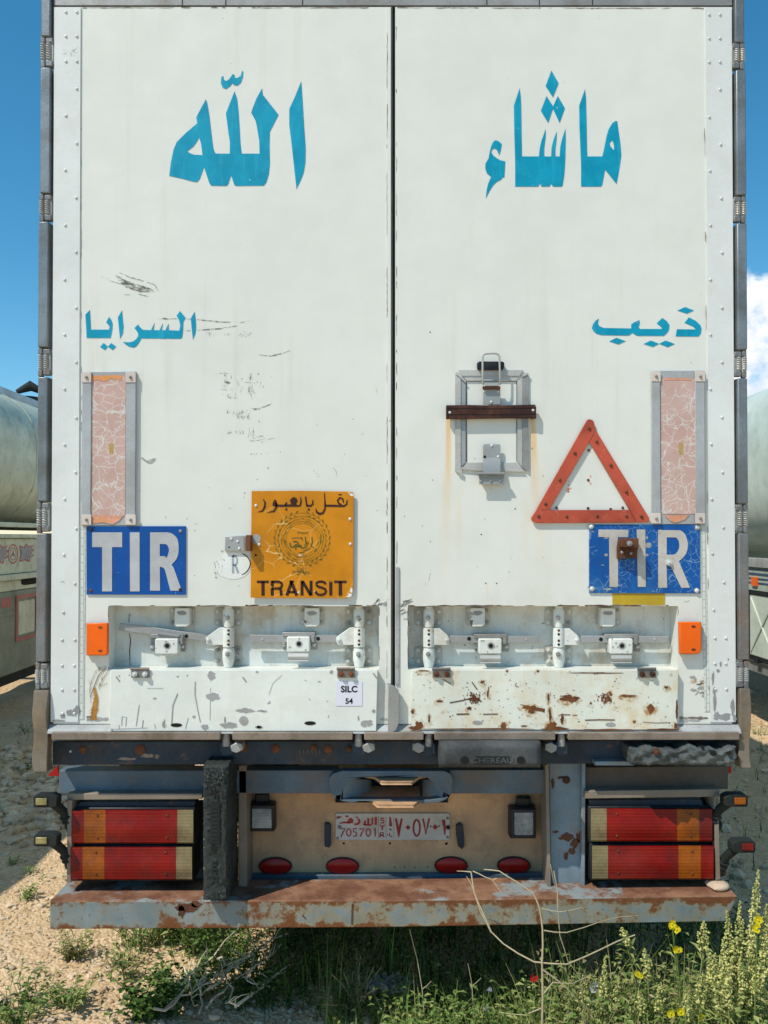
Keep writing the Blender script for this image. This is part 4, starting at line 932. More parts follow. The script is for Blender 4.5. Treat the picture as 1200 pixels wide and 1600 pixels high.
# ---- document frame, wooden bar and latch on the right leaf
Zd = lambda P: zoomed(P, 690, 540, 6.956)
fm = MB()
def strip(P, y0, y1, mat='bright_metal'): fm.prism(Zd(P), y0, y1, mat, back=True)
strip([(148, 315), (208, 330), (208, 1330), (148, 1360)], -.0085, -.0006); strip([(209, 345), (262, 395), (262, 1260), (209, 1310)], -.0055, -.0006, 'stainless')
strip([(877, 335), (940, 300), (943, 1365), (880, 1330)], -.0095, -.0006, 'dull_aluminium'); strip([(822, 385), (876, 345), (876, 1320), (822, 1255)], -.0065, -.0006)
strip([(190, 265), (888, 265), (845, 328), (222, 328)], -.0085, -.0006, 'bright_metal'); strip([(222, 329), (845, 329), (815, 382), (275, 382)], -.0055, -.0006)
strip([(275, 1272), (815, 1272), (850, 1318), (235, 1318)], -.0055, -.0006); strip([(225, 1319), (860, 1319), (905, 1372), (700, 1368), (430, 1362), (195, 1340)], -.0090, -.0006, 'bright_metal')
for P in ([(148, 305), (165, 285), (200, 300), (212, 330), (265, 385), (255, 395), (190, 335)], [(880, 310), (945, 292), (942, 310), (880, 340)], [(150, 1340), (200, 1335), (222, 1355), (215, 1400), (190, 1385), (165, 1375)]): strip(P, -.0125, -.0098, 'bright_metal')
docf = fm.build('document_frame', T, 'empty aluminium frame with bent strips', bevel=.001, smooth=False)
m = MB()
for P in ([(264, 392), (272, 392), (272, 1262), (264, 1262)], [(815, 392), (821, 392), (821, 1255), (815, 1255)], [(275, 384), (815, 384), (815, 388), (275, 388)], [(200, 1340), (262, 1280), (270, 1288), (215, 1345)]):
    m.prism(Zd(P), -.003, -.0004, 'dark_hole')
m.build('gap_line', docf)
m = MB(); wp = [(50, 647), (300, 644), (560, 650), (575, 658), (590, 650), (1020, 640), (1020, 655), (1029, 660), (1029, 790), (985, 795), (970, 786), (500, 790), (95, 796), (50, 797)]
m.prism(Zd(wp), -.026, -.0128, 'wood_brown', back=True)
wb = m.build('wooden_bar', T, 'brown wooden bar screwed across the frame', bevel=.002)
m = MB()
for v in (683, 748): m.ribbon(Zd([(52, v + 2), (300, v), (600, v + 3), (1026, v - 6)]), 1.0, -.0268, 'dark_hole')
m.rivet(*Zd([(90, 728)])[0], -.026, 'rivet_metal', 4.5); m.rivet(*Zd([(995, 703)])[0], -.026, 'rivet_metal', 4.5)
m.build('grain_and_screws', wb)
# upper latch: black block, bracket plate, wire loop
m = MB(); m.prism(Zd([(388, 185), (405, 170), (665, 170), (685, 188), (680, 245), (660, 262), (405, 262), (388, 245)]), -.022, -.0006, 'black_plastic', back=True)
lt = m.build('toggle_latch', T, 'wire loop latch hooked over a black block', bevel=.003)
m = MB(); m.prism(Zd([(455, 470), (638, 470), (640, 640), (452, 640)]), -.022, -.0175, 'stainless'); m.prism(Zd([(448, 440), (640, 440), (640, 470), (452, 470)]), -.034, -.0185, 'rust_brown')
m.prism(Zd([(475, 408), (620, 408), (620, 436), (475, 436)]), -.036, -.030, 'bright_metal')
for u, v in ((467, 497), (616, 497), (540, 613)): m.rivet(*Zd([(u, v)])[0], -.022, 'rivet_metal', 4.5)
m.build('latch_plate', lt, bevel=.001)
m = MB(); P = [(456, 425, -.030), (450, 395, -.036), (446, 300, -.042), (446, 180, -.044), (447, 120, -.044), (458, 98, -.044), (480, 88, -.044), (540, 85, -.044), (595, 86, -.044), (618, 98, -.044), (629, 120, -.044), (630, 180, -.044), (634, 300, -.042), (638, 395, -.036), (632, 425, -.030)]
m.tube([V2(*Zd([(a, b)])[0], c) for a, b, c in P], .0036, 'bright_metal', 8); m.build('wire_loop', lt)
# lower hinge of the document frame
m = MB(); m.prism(Zd([(462, 1073), (630, 1073), (640, 1085), (640, 1220), (452, 1220), (452, 1085)]), -.018, -.0145, 'stainless'); 
vs = []
for (v, y) in ((1220, -.018), (1270, -.030), (1345, -.037), (1385, -.037)): vs += [V2(*Zd([(450, v)])[0], y), V2(*Zd([(640, v)])[0], y)]
m.add(vs, [(2 * i, 2 * i + 2, 2 * i + 3, 2 * i + 1) for i in range(3)], 'stainless')
for u, v in ((545, 1088), (616, 1208), (468, 1208)): m.rivet(*Zd([(u, v)])[0], -.018, 'rivet_metal' if u != 468 else 'dark_hole', 4.5)
fh = m.build('frame_hinge', T, 'steel flap hinge below the frame')
m = MB(); m.tube([V2(*Zd([(395, 1392)])[0], -.036), V2(*Zd([(682, 1392)])[0], -.036)], .0052, 'dull_aluminium', 10)
m.prism(Zd([(405, 1375), (450, 1375), (450, 1415), (640, 1415), (640, 1375), (680, 1375), (680, 1440), (405, 1440)]), -.034, -.028, 'dull_aluminium', back=True)
m.prism(Zd([(408, 1440), (672, 1440), (672, 1510), (410, 1510)]), -.028, -.024, 'stainless', back=True)
for u in (432, 537, 640): m.rivet(*Zd([(u, 1476)])[0], -.028, 'dull_aluminium', 4.5)
m.build('hinge_leaf', fh, bevel=.001)
m = MB(); m.prism(Zd([(440, 1445), (650, 1445), (650, 1500), (440, 1500)]), -.0239, -.0006, 'dull_aluminium'); m.build('standoff', fh)
m = MB()
for u, v in ((759, 911.5), (776, 911.5), (672, 519), (805, 795), (752, 835)): m.ellipse(u, v, 1.1, 1.1, -.0006, -.0002, 'dark_hole', 8)
m.build('screw_holes', doorR)

# ---- transit plate
Zq = lambda P: zoomed(P, 385, 760, 6.857); Zr = lambda P: zoomed(P, 385, 850, 6.857)
tp = Zq([(55, 48), (600, 46), (1095, 55), (1145, 65), (1150, 110)]) + Zr([(1145, 470), (1125, 560), (1080, 580), (45, 575)])
m = MB(); m.prism(tp, -.013, -.0095, 'sign_orange', back=True)
tr_ = m.build('transit_plate', T, 'square orange plate with black lettering and a wreath emblem', bevel=.001)
m = MB()
for u, v in ((400, 790), (547, 811), (547.5, 850), (405, 851)): m.rivet(u, v, -.013, 'rivet_metal', 5)
m.prism(Zq(blob(108, 565, 52, 62, 20, .25)), -.0138, -.013, 'bare_metal_patch')
for (u, v, a, b) in [(1130, 90, 28, 18), (1100, 70, 12, 10)]: m.prism(Zq(blob(u, v, a, b, 14, .5)), -.0138, -.013, 'sticker_white')
for (u, v, a, b) in [(1125, 500, 18, 40), (1110, 545, 25, 22), (1090, 565, 30, 10), (555, 515, 14, 18), (575, 120, 30, 12), (730, 510, 14, 8)]: m.prism(Zr(blob(u, v, a, b, 14, .55)), -.0138, -.013, 'sticker_white')
m.ellipse(399.5, 867.5, 1.8, 1.8, -.0137, -.013, 'dark_hole', 10)
m.build('rivets_and_wear', tr_)
y = -.0142
m = MB(); A = lambda P, wd, mat='brown_print', Z_=Zq: m.ribbon(Z_(P), [x / 6.857 for x in wd] if isinstance(wd, list) else wd / 6.857, y, mat)
A([(180, 140), (200, 168), (196, 220), (172, 262), (120, 276)], [10, 18, 24, 20, 4])
A([(322, 175), (320, 225), (295, 266), (220, 280)], [20, 22, 20, 4]); m.prism(Zq([(285, 170), (300, 142), (318, 145), (328, 180), (318, 212), (285, 212), (278, 200)]), y, y + .0005, 'brown_print')
A([(318, 205), (380, 207), (445, 205)], 24); A([(412, 206), (432, 170)], 18)
m.prism(Zq([(465, 150), (482, 128), (505, 112), (535, 125), (550, 155), (530, 190), (560, 202), (560, 218), (440, 217), (440, 195), (480, 190)]), y, y + .0005, 'brown_print')
A([(556, 210), (576, 205), (585, 160), (580, 112)], [18, 18, 16, 8])
A([(634, 108), (640, 160), (648, 210)], 16); A([(640, 206), (690, 208), (710, 190), (712, 145)], [22, 22, 18, 10])
for u, v in ((427, 245), (668, 247)): m.prism(Zq([(u - 14, v), (u, v - 16), (u + 14, v), (u, v + 16)]), y, y + .0005, 'brown_print')
A([(835, 68), (842, 180), (842, 240), (820, 285), (785, 295), (752, 275), (742, 235)], [8, 16, 18, 24, 28, 22, 6])
A([(845, 206), (950, 208), (1050, 210), (1074, 190), (1080, 145)], [22, 24, 22, 18, 10])
A([(1040, 175), (1030, 130), (1000, 122), (978, 150), (985, 180), (1020, 195)], [14, 18, 20, 22, 18, 16]); A([(985, 86), (1022, 90)], 12)
m.build('lettering', tr_, 'brown Arabic words along the top', smooth=False)
m = MB()
B = lambda P, wd: A(P, wd, 'brown_print', Zr)
for P, wd in [([(112, 405), (240, 405)], 26), ([(177, 405), (177, 552)], 34), ([(276, 393), (276, 552)], 34), ([(276, 405), (350, 405), (376, 420), (382, 442), (370, 466), (345, 477), (276, 477)], 26), ([(358, 478), (370, 500), (373, 552)], 30),
              ([(432, 552), (485, 400)], 32), ([(478, 400), (540, 552)], 34), ([(450, 515), (522, 515)], 22), ([(460, 399), (508, 399)], 16), ([(595, 552), (595, 393)], 30), ([(600, 398), (688, 548)], 32), ([(692, 393), (692, 552)], 30),
              ([(846, 432), (838, 412), (810, 403), (775, 404), (752, 418), (750, 440), (770, 458), (810, 468), (845, 485), (852, 510), (838, 535), (800, 546), (765, 541), (746, 522), (742, 505)], 26), ([(903, 393), (903, 552)], 32), ([(940, 405), (1072, 405)], 26), ([(1006, 405), (1006, 552)], 36)]:
    B(P, wd)
m.build('lettering', tr_, 'brown capital word TRANSIT', smooth=False)
# emblem: laurel wreath, rings, calligraphy, ribbon bow
m = MB(); EC = (472.0, 842.5)
def ring(rx, rz, wd, mat, a0=0, a1=360, k=60, dv=0):
    m.ribbon([(EC[0] + rx * math.cos(R(a0 + (a1 - a0) * i / k)), EC[1] + dv + rz * math.sin(R(a0 + (a1 - a0) * i / k))) for i in range(k + 1)], wd, y, mat)
for rx, rz, wd in ((43, 41, .5), (37, 36, .6), (33, 32, .4), (29, 28, .7), (25, 25, .4)): ring(rx, rz, wd, 'olive_print')
q = random.Random(5)
for sgn in (-1, 1):
    for k in range(26):
        a = R(90 + sgn * (8 + k * 6.3)); rr = 39 + 2.5 * (k % 2)
        c = (EC[0] + rr * math.cos(a), EC[1] + rr * math.sin(a)); ta = a + sgn * (math.pi / 2 - (.55 if k % 2 else -.5)); L = 6.2
        m.ribbon([c, (c[0] + L * .5 * math.cos(ta), c[1] + L * .5 * math.sin(ta)), (c[0] + L * math.cos(ta), c[1] + L * math.sin(ta))], [.5, 1.5, .3], y - .0002, 'green_print' if k % 3 else 'olive_print')
for k in range(70):
    a = q.uniform(0, 2 * math.pi); r0 = q.uniform(24, 34); da = q.uniform(.08, .3)
    m.ribbon([(EC[0] + r0 * math.cos(a + da * j / 3), EC[1] + r0 * math.sin(a + da * j / 3)) for j in range(4)], q.uniform(.3, .7), y - .0001, 'olive_print')
for P, wd in [([(465, 600), (470, 645), (500, 650), (530, 620)], 12), ([(500, 590), (540, 590), (560, 610), (530, 625), (590, 635)], 14), ([(530, 680), (525, 650), (560, 640), (600, 660), (640, 650), (620, 620)], 12), ([(630, 540), (635, 600), (650, 640)], 11), ([(660, 590), (640, 615), (670, 610)], 10),
              ([(700, 540), (705, 600), (690, 640), (720, 650)], 10), ([(590, 545), (600, 580)], 8), ([(545, 495), (575, 488), (590, 500), (640, 500), (660, 490)], 8), ([(480, 555), (540, 550), (600, 555)], 7), ([(610, 690), (660, 675), (690, 655)], 9), ([(560, 710), (620, 705)], 8)]:
    m.ribbon(Zq(P), wd / 6.857, y - .0003, 'green_print')
for P in [[(585, 295), (540, 270), (545, 245), (585, 270)], [(590, 295), (630, 265), (625, 245), (588, 270)], [(575, 295), (490, 292), (490, 318), (520, 305)], [(600, 295), (675, 300), (672, 325), (640, 312)], [(575, 305), (540, 330), (560, 330), (585, 305)], [(600, 305), (625, 330), (635, 320)]]:
    m.ribbon(Zr(P + P[:1]), .7, y - .0003, 'green_print')
m.build('wreath_emblem', tr_, smooth=False)

# bracket beside it and the half-covered oval sticker
m = MB(); m.prism([(352, 838), (381, 837), (382, 861), (351, 861)], -.012, -.0006, 'stainless'); m.pbox(384, 836, 391.5, 861, -.05, -.0006, 'rust_brown'); m.pbox(381.8, 838, 384, 861, -.018, -.0006, 'dull_aluminium')
sb = m.build('bracket', T, 'small steel bracket with rivets beside the orange plate', bevel=.0015)
m = MB()
for u, v in ((361.5, 842), (371.5, 846), (374, 857)): m.rivet(u, v, -.012, 'rivet_metal', 4.5)
m.ellipse(358, 855, 1.5, 1.2, -.0127, -.012, 'dark_hole', 8); m.build('rivets', sb)
Zs = lambda P: zoomed(P, 320, 820, 12)
m = MB(); m.prism([(365 + 27 * math.cos(2 * math.pi * k / 36) - (3 if 12 < k < 22 and k % 2 else 0), 884 + 21 * math.sin(2 * math.pi * k / 36)) for k in range(36)], -.0012, -.0004, 'sticker_white')
st_ = m.build('oval_sticker', doorL, 'torn white oval sticker with a faded letter R', smooth=False)
m = MB(); m.ribbon(Zs([(700, 540), (750, 562), (800, 605), (838, 660), (855, 720), (842, 790), (800, 865), (750, 910), (692, 938)]), [1.2, 1.5, 1.7, 1.7, 1.6, 1.7, 1.6, 1.4, .9], -.0018, 'black_print')
m.ribbon(Zs([(525, 590), (528, 740), (530, 908)]), 3.4, -.0018, 'grey_print'); m.ribbon(Zs([(525, 600), (575, 590), (608, 640), (605, 710), (575, 750), (530, 755)]), 2.9, -.0018, 'grey_print'); m.ribbon(Zs([(570, 750), (600, 830), (628, 905)]), 3.2, -.0018, 'grey_print')
m.ribbon(Zs([(505, 600), (540, 575), (595, 590)]), 1.6, -.0019, 'black_print')
for P, wd in [([(180, 700), (200, 770), (190, 890), (205, 985)], .8), ([(215, 690), (300, 640)], .6), ([(300, 540), (310, 630), (330, 760), (320, 900), (240, 970)], .5), ([(190, 860), (195, 910)], 1.6), ([(300, 498), (350, 490)], 1.6), ([(340, 640), (370, 670)], .9), ([(195, 990), (225, 988)], 1.2), ([(220, 700), (270, 770), (250, 860), (215, 930)], .5)]:
    m.ribbon(Zs(P), wd, -.0018, 'scuff')
m.build('lettering', st_, smooth=False)

# ---- sill below the doors
m = MB(); K = 8; vs = []; fs = []
xa, xb = PXm(78, 1136, 0)[0], PXm(1154, 1136, 0)[0]
zs0, zs1 = PXm(600, 1131.5, 0)[1], PXm(600, 1144, 0)[1]
prof = [(.0995, zs0)] + [(.004 - .028 * math.sin(i / 5 * math.pi / 2), zs0 + (zs1 - zs0) * i / 5) for i in range(6)] + [(.0995, zs1)]
for x in (xa, xb): vs += [(x, a, b) for a, b in prof]
L_ = len(prof)
fs = [(i, i + 1, L_ + i + 1, L_ + i) for i in range(L_ - 1)] + [tuple(range(L_)), tuple(range(L_, 2 * L_))]
m.add(vs, fs, 'sill_grey'); m.build('door_sill', T, fixn=True)
m = MB()
seg_u = [(80, 344), (363, 551), (569, 662), (679, 868), (888, 1156)]
for a, b in seg_u: m.pbox(a, 1144.5, b, 1156.5, -.036, .099, 'sill_brown')
m.build('sill_rail', T, bevel=.003)
for u in (353.5, 560, 670, 877):                          # rod ends and their cams on the rear beam
    m = MB(); m.tube([V2(u, 1141, .0), V2(u, 1166, .0)], .0135, 'dull_aluminium', 12)
    sg = 1 if u < 600 else -1
    m.prism([(u - 9, 1160), (u + 9, 1160), (u + 11, 1178), (u - 6, 1182), (u - 10, 1172)], -.004, .03, 'chassis_navy', back=True)
    m.prism([(u + sg * 6, 1166), (u + sg * 16, 1160), (u + sg * 25, 1163), (u + sg * 26, 1172), (u + sg * 16, 1177), (u + sg * 8, 1174)], -.012, .045, 'dull_aluminium', back=True)
    m.build('rod_cam', T, bevel=.003)

# ---- chassis beams
YB = .06
m = MB(); m.prism([(82, 1158.5), (1150, 1156.5), (1150, 1193), (82, 1195.5)], YB, YB + .07, 'chassis_navy', back=True); ba = m.build('rear_beam', T, 'dark navy cross beam with rusty plugs', bevel=.003)
m = MB()
for u, v, r in ((129, 1172, 6), (219, 1172, 8.5), (366, 1170, 7), (380, 1168, 7), (430, 1170, 7), (513, 1171, 6.5), (545, 1170, 5), (490, 1168, 5)): m.ellipse(u, v, r, r * .95, YB - .003, YB, 'rust_brown', 16, dome=.004)
for u, v, a, b in ((200, 1186, 20, 3), (232, 1181, 16, 5), (245, 1182, 5, 5)): m.prism(blob(u, v, a, b, 20, .6), YB - .0008, YB, 'sill_brown')
for u in (468, 474, 480, 487, 493, 499): m.ribbon([(u, 1172), (u + 1, 1180 + rnd.uniform(-3, 2))], 1.0, YB - .0009, 'sill_brown')
m.rivet(110, 1174, YB, 'rivet_metal', 4)
m.build('plugs_and_marks', ba)
m = MB(); m.prism([(92, 1204), (528, 1203.5), (528, 1240), (92, 1240)], .12, .19, 'chassis_blue', back=True); m.prism([(696, 1203.5), (860, 1203), (860, 1240), (696, 1240)], .12, .19, 'chassis_blue', back=True); m.prism([(914, 1199), (1138, 1197.5), (1138, 1233), (914, 1235)], .12, .19, 'beam_brown', back=True); m.build('cross_beam', T, bevel=.003)
m = MB(); m.prism([(930, 1190), (990, 1190), (990, 1196), (930, 1196)], .02, .12, 'post_blue', back=True); m.build('beam_lip', T)
# back panel with the number plate
YP = .27
m = MB(); m.prism([(372, 1200), (850, 1200), (850, 1386), (372, 1386)], YP, YP + .006, 'primer', back=True); panel = m.build('plate_panel', T, 'brown primered panel round the number plate')
m = MB(); m.prism([(384, 1368), (850, 1366), (850, 1378), (384, 1384)], YP - .03, YP - .001, 'chassis_blue', back=True); m.prism([(384, 1381), (850, 1379), (850, 1389), (384, 1391)], YP - .075, YP - .031, 'chassis_navy', back=True); m.build('panel_foot', T, bevel=.002)
m = MB(); m.prism([(524, 1271), (701, 1271), (703, 1273), (703, 1311), (701, 1313), (526, 1313), (524, 1311)], YP - .008, YP - .002, 'plate_white'); npl = m.build('number_plate', T, 'white plate with red Arabic and Latin digits', bevel=.002)
Zn = lambda P: zoomed(P, 520, 1262, 6.316); yN = YP - .0095
m = MB(); D = lambda P, wd, mat='red_print': m.ribbon(Zn(P), [x / 6.316 for x in wd] if isinstance(wd, list) else wd / 6.316, yN, mat)
def oval(cx_, cy_, rx, ry, wd, mat='red_print'): D([(cx_ + rx * math.cos(R(k * 18)), cy_ + ry * math.sin(R(k * 18))) for k in range(21)], wd, mat)
D([(78, 208), (122, 208), (100, 245), (80, 290)], 12); oval(158, 245, 21, 36, 12); D([(240, 208), (205, 208), (203, 240), (225, 240), (236, 258), (228, 282), (200, 282)], 11); D([(262, 210), (312, 210), (290, 240), (272, 285)], 13); oval(350, 245, 21, 36, 12); D([(408, 215), (420, 205), (418, 285)], 12)
D([(425, 92), (424, 170)], 22); D([(392, 100), (390, 160), (370, 172), (300, 166)], 17); D([(350, 105), (350, 165)], 20); D([(318, 125), (318, 168)], 18); D([(252, 110), (266, 140), (250, 160), (212, 166)], 20); D([(237, 90), (238, 104)], 18)
m.prism(Zn([(150, 115), (180, 98), (205, 120), (200, 152), (165, 158), (145, 140)]), yN, yN + .0005, 'red_print'); D([(160, 150), (110, 145), (65, 155)], [20, 18, 8]); D([(125, 84), (155, 88)], 16); D([(45, 98), (85, 90)], 14)
D([(508, 108), (480, 102), (470, 118), (506, 132), (504, 150), (470, 150)], 12); D([(466, 168), (488, 192), (512, 168)], 14); D([(488, 192), (488, 222)], 14); D([(465, 295), (468, 245), (500, 248), (498, 268), (468, 270)], 12); D([(480, 270), (508, 290)], 12)
D([(565, 92), (572, 185)], [16, 28]); D([(558, 210), (580, 222)], 12, 'brown_print'); D([(560, 250), (562, 280), (585, 285)], 10); D([(536, 265), (542, 275)], 10)
m.prism(Zn([(612, 108), (632, 104), (652, 190), (672, 104), (690, 110), (655, 292), (645, 292)]), yN, yN + .0005, 'red_print')
for (a, b, r_) in ((742, 195, 25), (1010, 192, 28)): m.prism(Zn([(a - r_, b), (a, b - r_), (a + r_, b), (a, b + r_)]), yN, yN + .0005, 'red_print')
for a, b in ((966, 185), (1048, 182)): m.prism(Zn([(a - 10, b), (a, b - 10), (a + 10, b), (a, b + 10)]), yN, yN + .0005, 'brown_print')
oval(828, 200, 32, 80, 17); D([(890, 108), (905, 180), (918, 270), (935, 180), (952, 105)], 16); D([(1092, 120), (1104, 200), (1106, 272)], [34, 26, 10])
for x in (450, 525, 602): D([(x, 82), (x, 305)], 2.2, 'brown_print')
m.build('lettering', npl, smooth=False)
m = MB(); m.hexbolt(*Zn([(1138, 192)])[0], YP - .008, 7, 'dark_hole'); m.hexbolt(*Zn([(66, 190)])[0], YP - .008, 6, 'sill_brown')
for a, b in ((48, 98), (1132, 103), (48, 300), (1133, 292)): m.ellipse(*Zn([(a, b)])[0], 2.6, 2.4, YP - .0088, YP - .008, 'sill_brown', 12)
m.build('bolts', npl)
m = MB()
for a, b in ((563, 352), (1125, 352), (108, 352), (1118, 358)): m.rivet(*Zn([(a, b)])[0], YP, 'dark_hole', 4)
for u in (617, 632, 648, 668): m.rivet(u, 1355, YP, 'dark_hole', 2.4)
m.build('holes', panel)
for pts in ([(507, 1287), (514, 1287), (517, 1291), (517, 1321), (514, 1325), (507, 1323)], [(713, 1290), (719, 1287), (724, 1291), (726, 1322), (722, 1328), (716, 1322), (713, 1305)]):
    m = MB(); m.prism(pts, YP - .022, YP - .0005, 'chassis_navy', back=True); m.build('plate_clip', T, bevel=.003)
# red oval reflectors
for u, v in ((430, 1354), (535, 1354), (705, 1353), (803, 1353)):
    m = MB(); m.ellipse(u, v, 26, 13.5, YP - .012, YP - .0005, 'black_plastic', 32); o = m.build('oval_reflector', T)
    m = MB(); m.ellipse(u, v, 24, 11.8, YP - .018, YP - .0121, 'red_reflector', 32, dome=.006); m.build('lens', o)
# reversing lamps
def work_lamp(u0, v0, u1, v1, glow):
    m = MB(); um = (u0 + u1) / 2
    m.pbox(um - 10, v0 - 16, um + 12, v0 + 2, YP - .03, YP - .001, 'black_plastic')
    m.pbox(u0, v0, u1, v1, YP - .06, YP - .012, 'black_plastic', taper=.003); o = m.build('work_lamp', T, glow, bevel=.006)
    l = MB(); l.pbox(u0 + 7, v0 + 7, u1 - 5, v1 - 6, YP - .066, YP - .059, 'lens_glass', taper=.002); l.build('lens', o, bevel=.002)
    r = MB()
    r.pbox(u0 + 3, v0 + 3, u1 - 2, v0 + 7, YP - .0675, YP - .058, 'black_plastic'); r.pbox(u0 + 3, v1 - 6, u1 - 2, v1 - 2, YP - .0675, YP - .058, 'black_plastic')
    r.pbox(u0 + 3, v0 + 7, u0 + 7, v1 - 6, YP - .0675, YP - .058, 'black_plastic'); r.pbox(u1 - 5, v0 + 7, u1 - 2, v1 - 6, YP - .0675, YP - .058, 'black_plastic')
    r.build('rim', o, bevel=.001)
work_lamp(386, 1256, 430, 1301, None); work_lamp(796, 1262, 839, 1312, None)

# towing jaw: two horizontal plates joined by curved cheeks
m = MB()
def jaw_plate(vf, thick, us, ms, mat):
    yf = .035; z = PXm(600, vf, yf)[1]; X_ = lambda u, y: PXm(u, vf, y)[0]
    out = [(X_(us[0], .13), YP - .012), (X_(us[0], .13), .125), (X_(ms[0] - 12, .09), .105), (X_(ms[0] - 4, .05), .06), (X_(ms[0], yf), yf), (X_(ms[1], yf), yf), (X_(ms[1] + 4, .05), .06), (X_(ms[1] + 12, .09), .105), (X_(us[1], .13), .125), (X_(us[1], .13), YP - .012)]
    n_ = len(out)
    vs = [(a, b, z) for a, b in out] + [(a, b, z - thick) for a, b in out]
    fs = [tuple(range(n_)), tuple(reversed(range(n_, 2 * n_)))] + [(i, (i + 1) % n_, n_ + (i + 1) % n_, n_ + i) for i in range(n_)]
    m.add(vs, fs, mat)
jaw_plate(1221.5, .011, (569, 668), (597, 643), 'primer'); jaw_plate(1257, .011, (556, 656), (590, 646), 'primer')
m.prism([(514, 1216), (520, 1209), (534, 1204.5), (694, 1204.5), (704, 1209), (708, 1218), (706, 1240), (698, 1249), (686, 1254), (660, 1256), (655, 1252), (560, 1252), (552, 1255), (534, 1252), (522, 1246), (515, 1236)], .075, .118, 'chassis_blue',
        holes=[[(536, 1232), (544, 1222), (556, 1217), (570, 1214.5), (667, 1214.5), (684, 1228), (699, 1246), (672, 1250), (546, 1250), (532, 1250)]], back=True)
for (ua, ub, va, vb, us_) in ((536, 580, 1217, 1250, -1), (692, 660, 1217, 1250, 1)):
    K = 6; vs = []
    for k in range(K + 1):
        t = k / K; u = ua + (ub - ua) * math.sin(t * math.pi / 2); y = .085 + .16 * t
        vs += [V2(u, va + 2 * t, y), V2(u, vb - 1 * t, y)]
    m.add(vs, [(2 * k, 2 * k + 1, 2 * k + 3, 2 * k + 2) if us_ < 0 else (2 * k, 2 * k + 2, 2 * k + 3, 2 * k + 1) for k in range(K)], 'post_blue')
m.build('towing_jaw', T, bevel=.002)
m = MB(); m.prism([(524, 1206), (700, 1206), (700, 1254), (524, 1254)], YP - .011, YP - .006, 'dark_hole', back=True); m.build('jaw_shade', T)  # near-black sheet stands in for the shade inside the jaw

# ---- bumper
m = MB(); fp = [(78, 1409), (600, 1408), (1152, 1401), (1134, 1440), (600, 1449), (78, 1452)]
loop = [V2(u, v, -.004) for u, v in fp]
m.prism3([loop], .012, 'bumper_front')
dz = Vector((0, .185, 0)); tl_ = [loop[0] + Vector((0, .0, .0025)), loop[1] + Vector((0, 0, .0025)), loop[2] + Vector((0, 0, .0025))]
bk_ = [tl_[0] + dz + Vector((.0, 0, .0)), tl_[1] + dz, tl_[2] + dz]
vs = tl_ + bk_ + [p - Vector((0, 0, .006)) for p in tl_ + bk_]
m.add(vs, [(0, 1, 4, 3), (1, 2, 5, 4), (6, 9, 10, 7), (7, 10, 11, 8), (0, 6, 7, 1), (1, 7, 8, 2), (0, 3, 9, 6), (2, 8, 11, 5)], 'bumper_top')
lb = [loop[5], loop[4], loop[3]]
m.add([p + Vector((0, .0125, .004)) for p in lb] + [p + Vector((0, .17, .004)) for p in lb] , [(0, 3, 4, 1), (1, 4, 5, 2)], 'bumper_top')
bump_ = m.build('bumper', T, 'rust eaten blue grey steel bumper beam', fixn=False, bevel=.004)
m = MB()
for (u, v, a, b) in [(292, 1418, 20, 10), (283, 1424, 7, 14), (306, 1413, 12, 6)]: m.prism(blob(u, v, a, b, 20, .5), -.0052, -.004, 'rust_brown')
for P, wd in [([(551, 1412), (550, 1445)], 3.0), ([(472, 1430), (478, 1436)], 2)]: m.ribbon(P, wd, -.0055, 'rust_brown')
m.build('rust_stain', bump_)

# ---- uprights
m = MB(); m.prism([(858, 1192), (915, 1190), (914, 1397), (862, 1399)], .125, .131, 'post_blue', back=True)
m.prism([(852, 1196), (857.5, 1192), (861.5, 1399), (856, 1404)], .095, .20, 'lamp_frame', back=True); m.prism([(909, 1190), (915, 1190), (914, 1399), (909, 1399)], .10, .1245, 'post_blue', back=True)
up = m.build('upright', T, 'blue grey upright plate with rust runs', bevel=.002)
m = MB(); m.ellipse(885, 1219, 6, 6, .121, .1249, 'rust_brown', 14, dome=.004)
q = random.Random(21)
for (u, v, a, b) in [(886, 1308, 16, 8), (898, 1318, 10, 14), (905, 1310, 6, 14), (884, 1338, 5, 9), (893, 1330, 8, 7), (880, 1215, 14, 3), (864, 1225, 4, 12), (868, 1300, 6, 3)]: m.prism(blob(u, v, a, b, 18, .6, q), .1238, .1249, 'rust_brown')
m.build('rust_stain', up)
m = MB(); m.prism([(373, 1196), (385, 1196), (386, 1400), (373, 1402)], .12, .26, 'lamp_frame', back=True); m.build('upright', T, 'brownish upright behind the tall rubber buffer', bevel=.002)
for u in (372, 856):                                     # gusset behind the posts
    pass

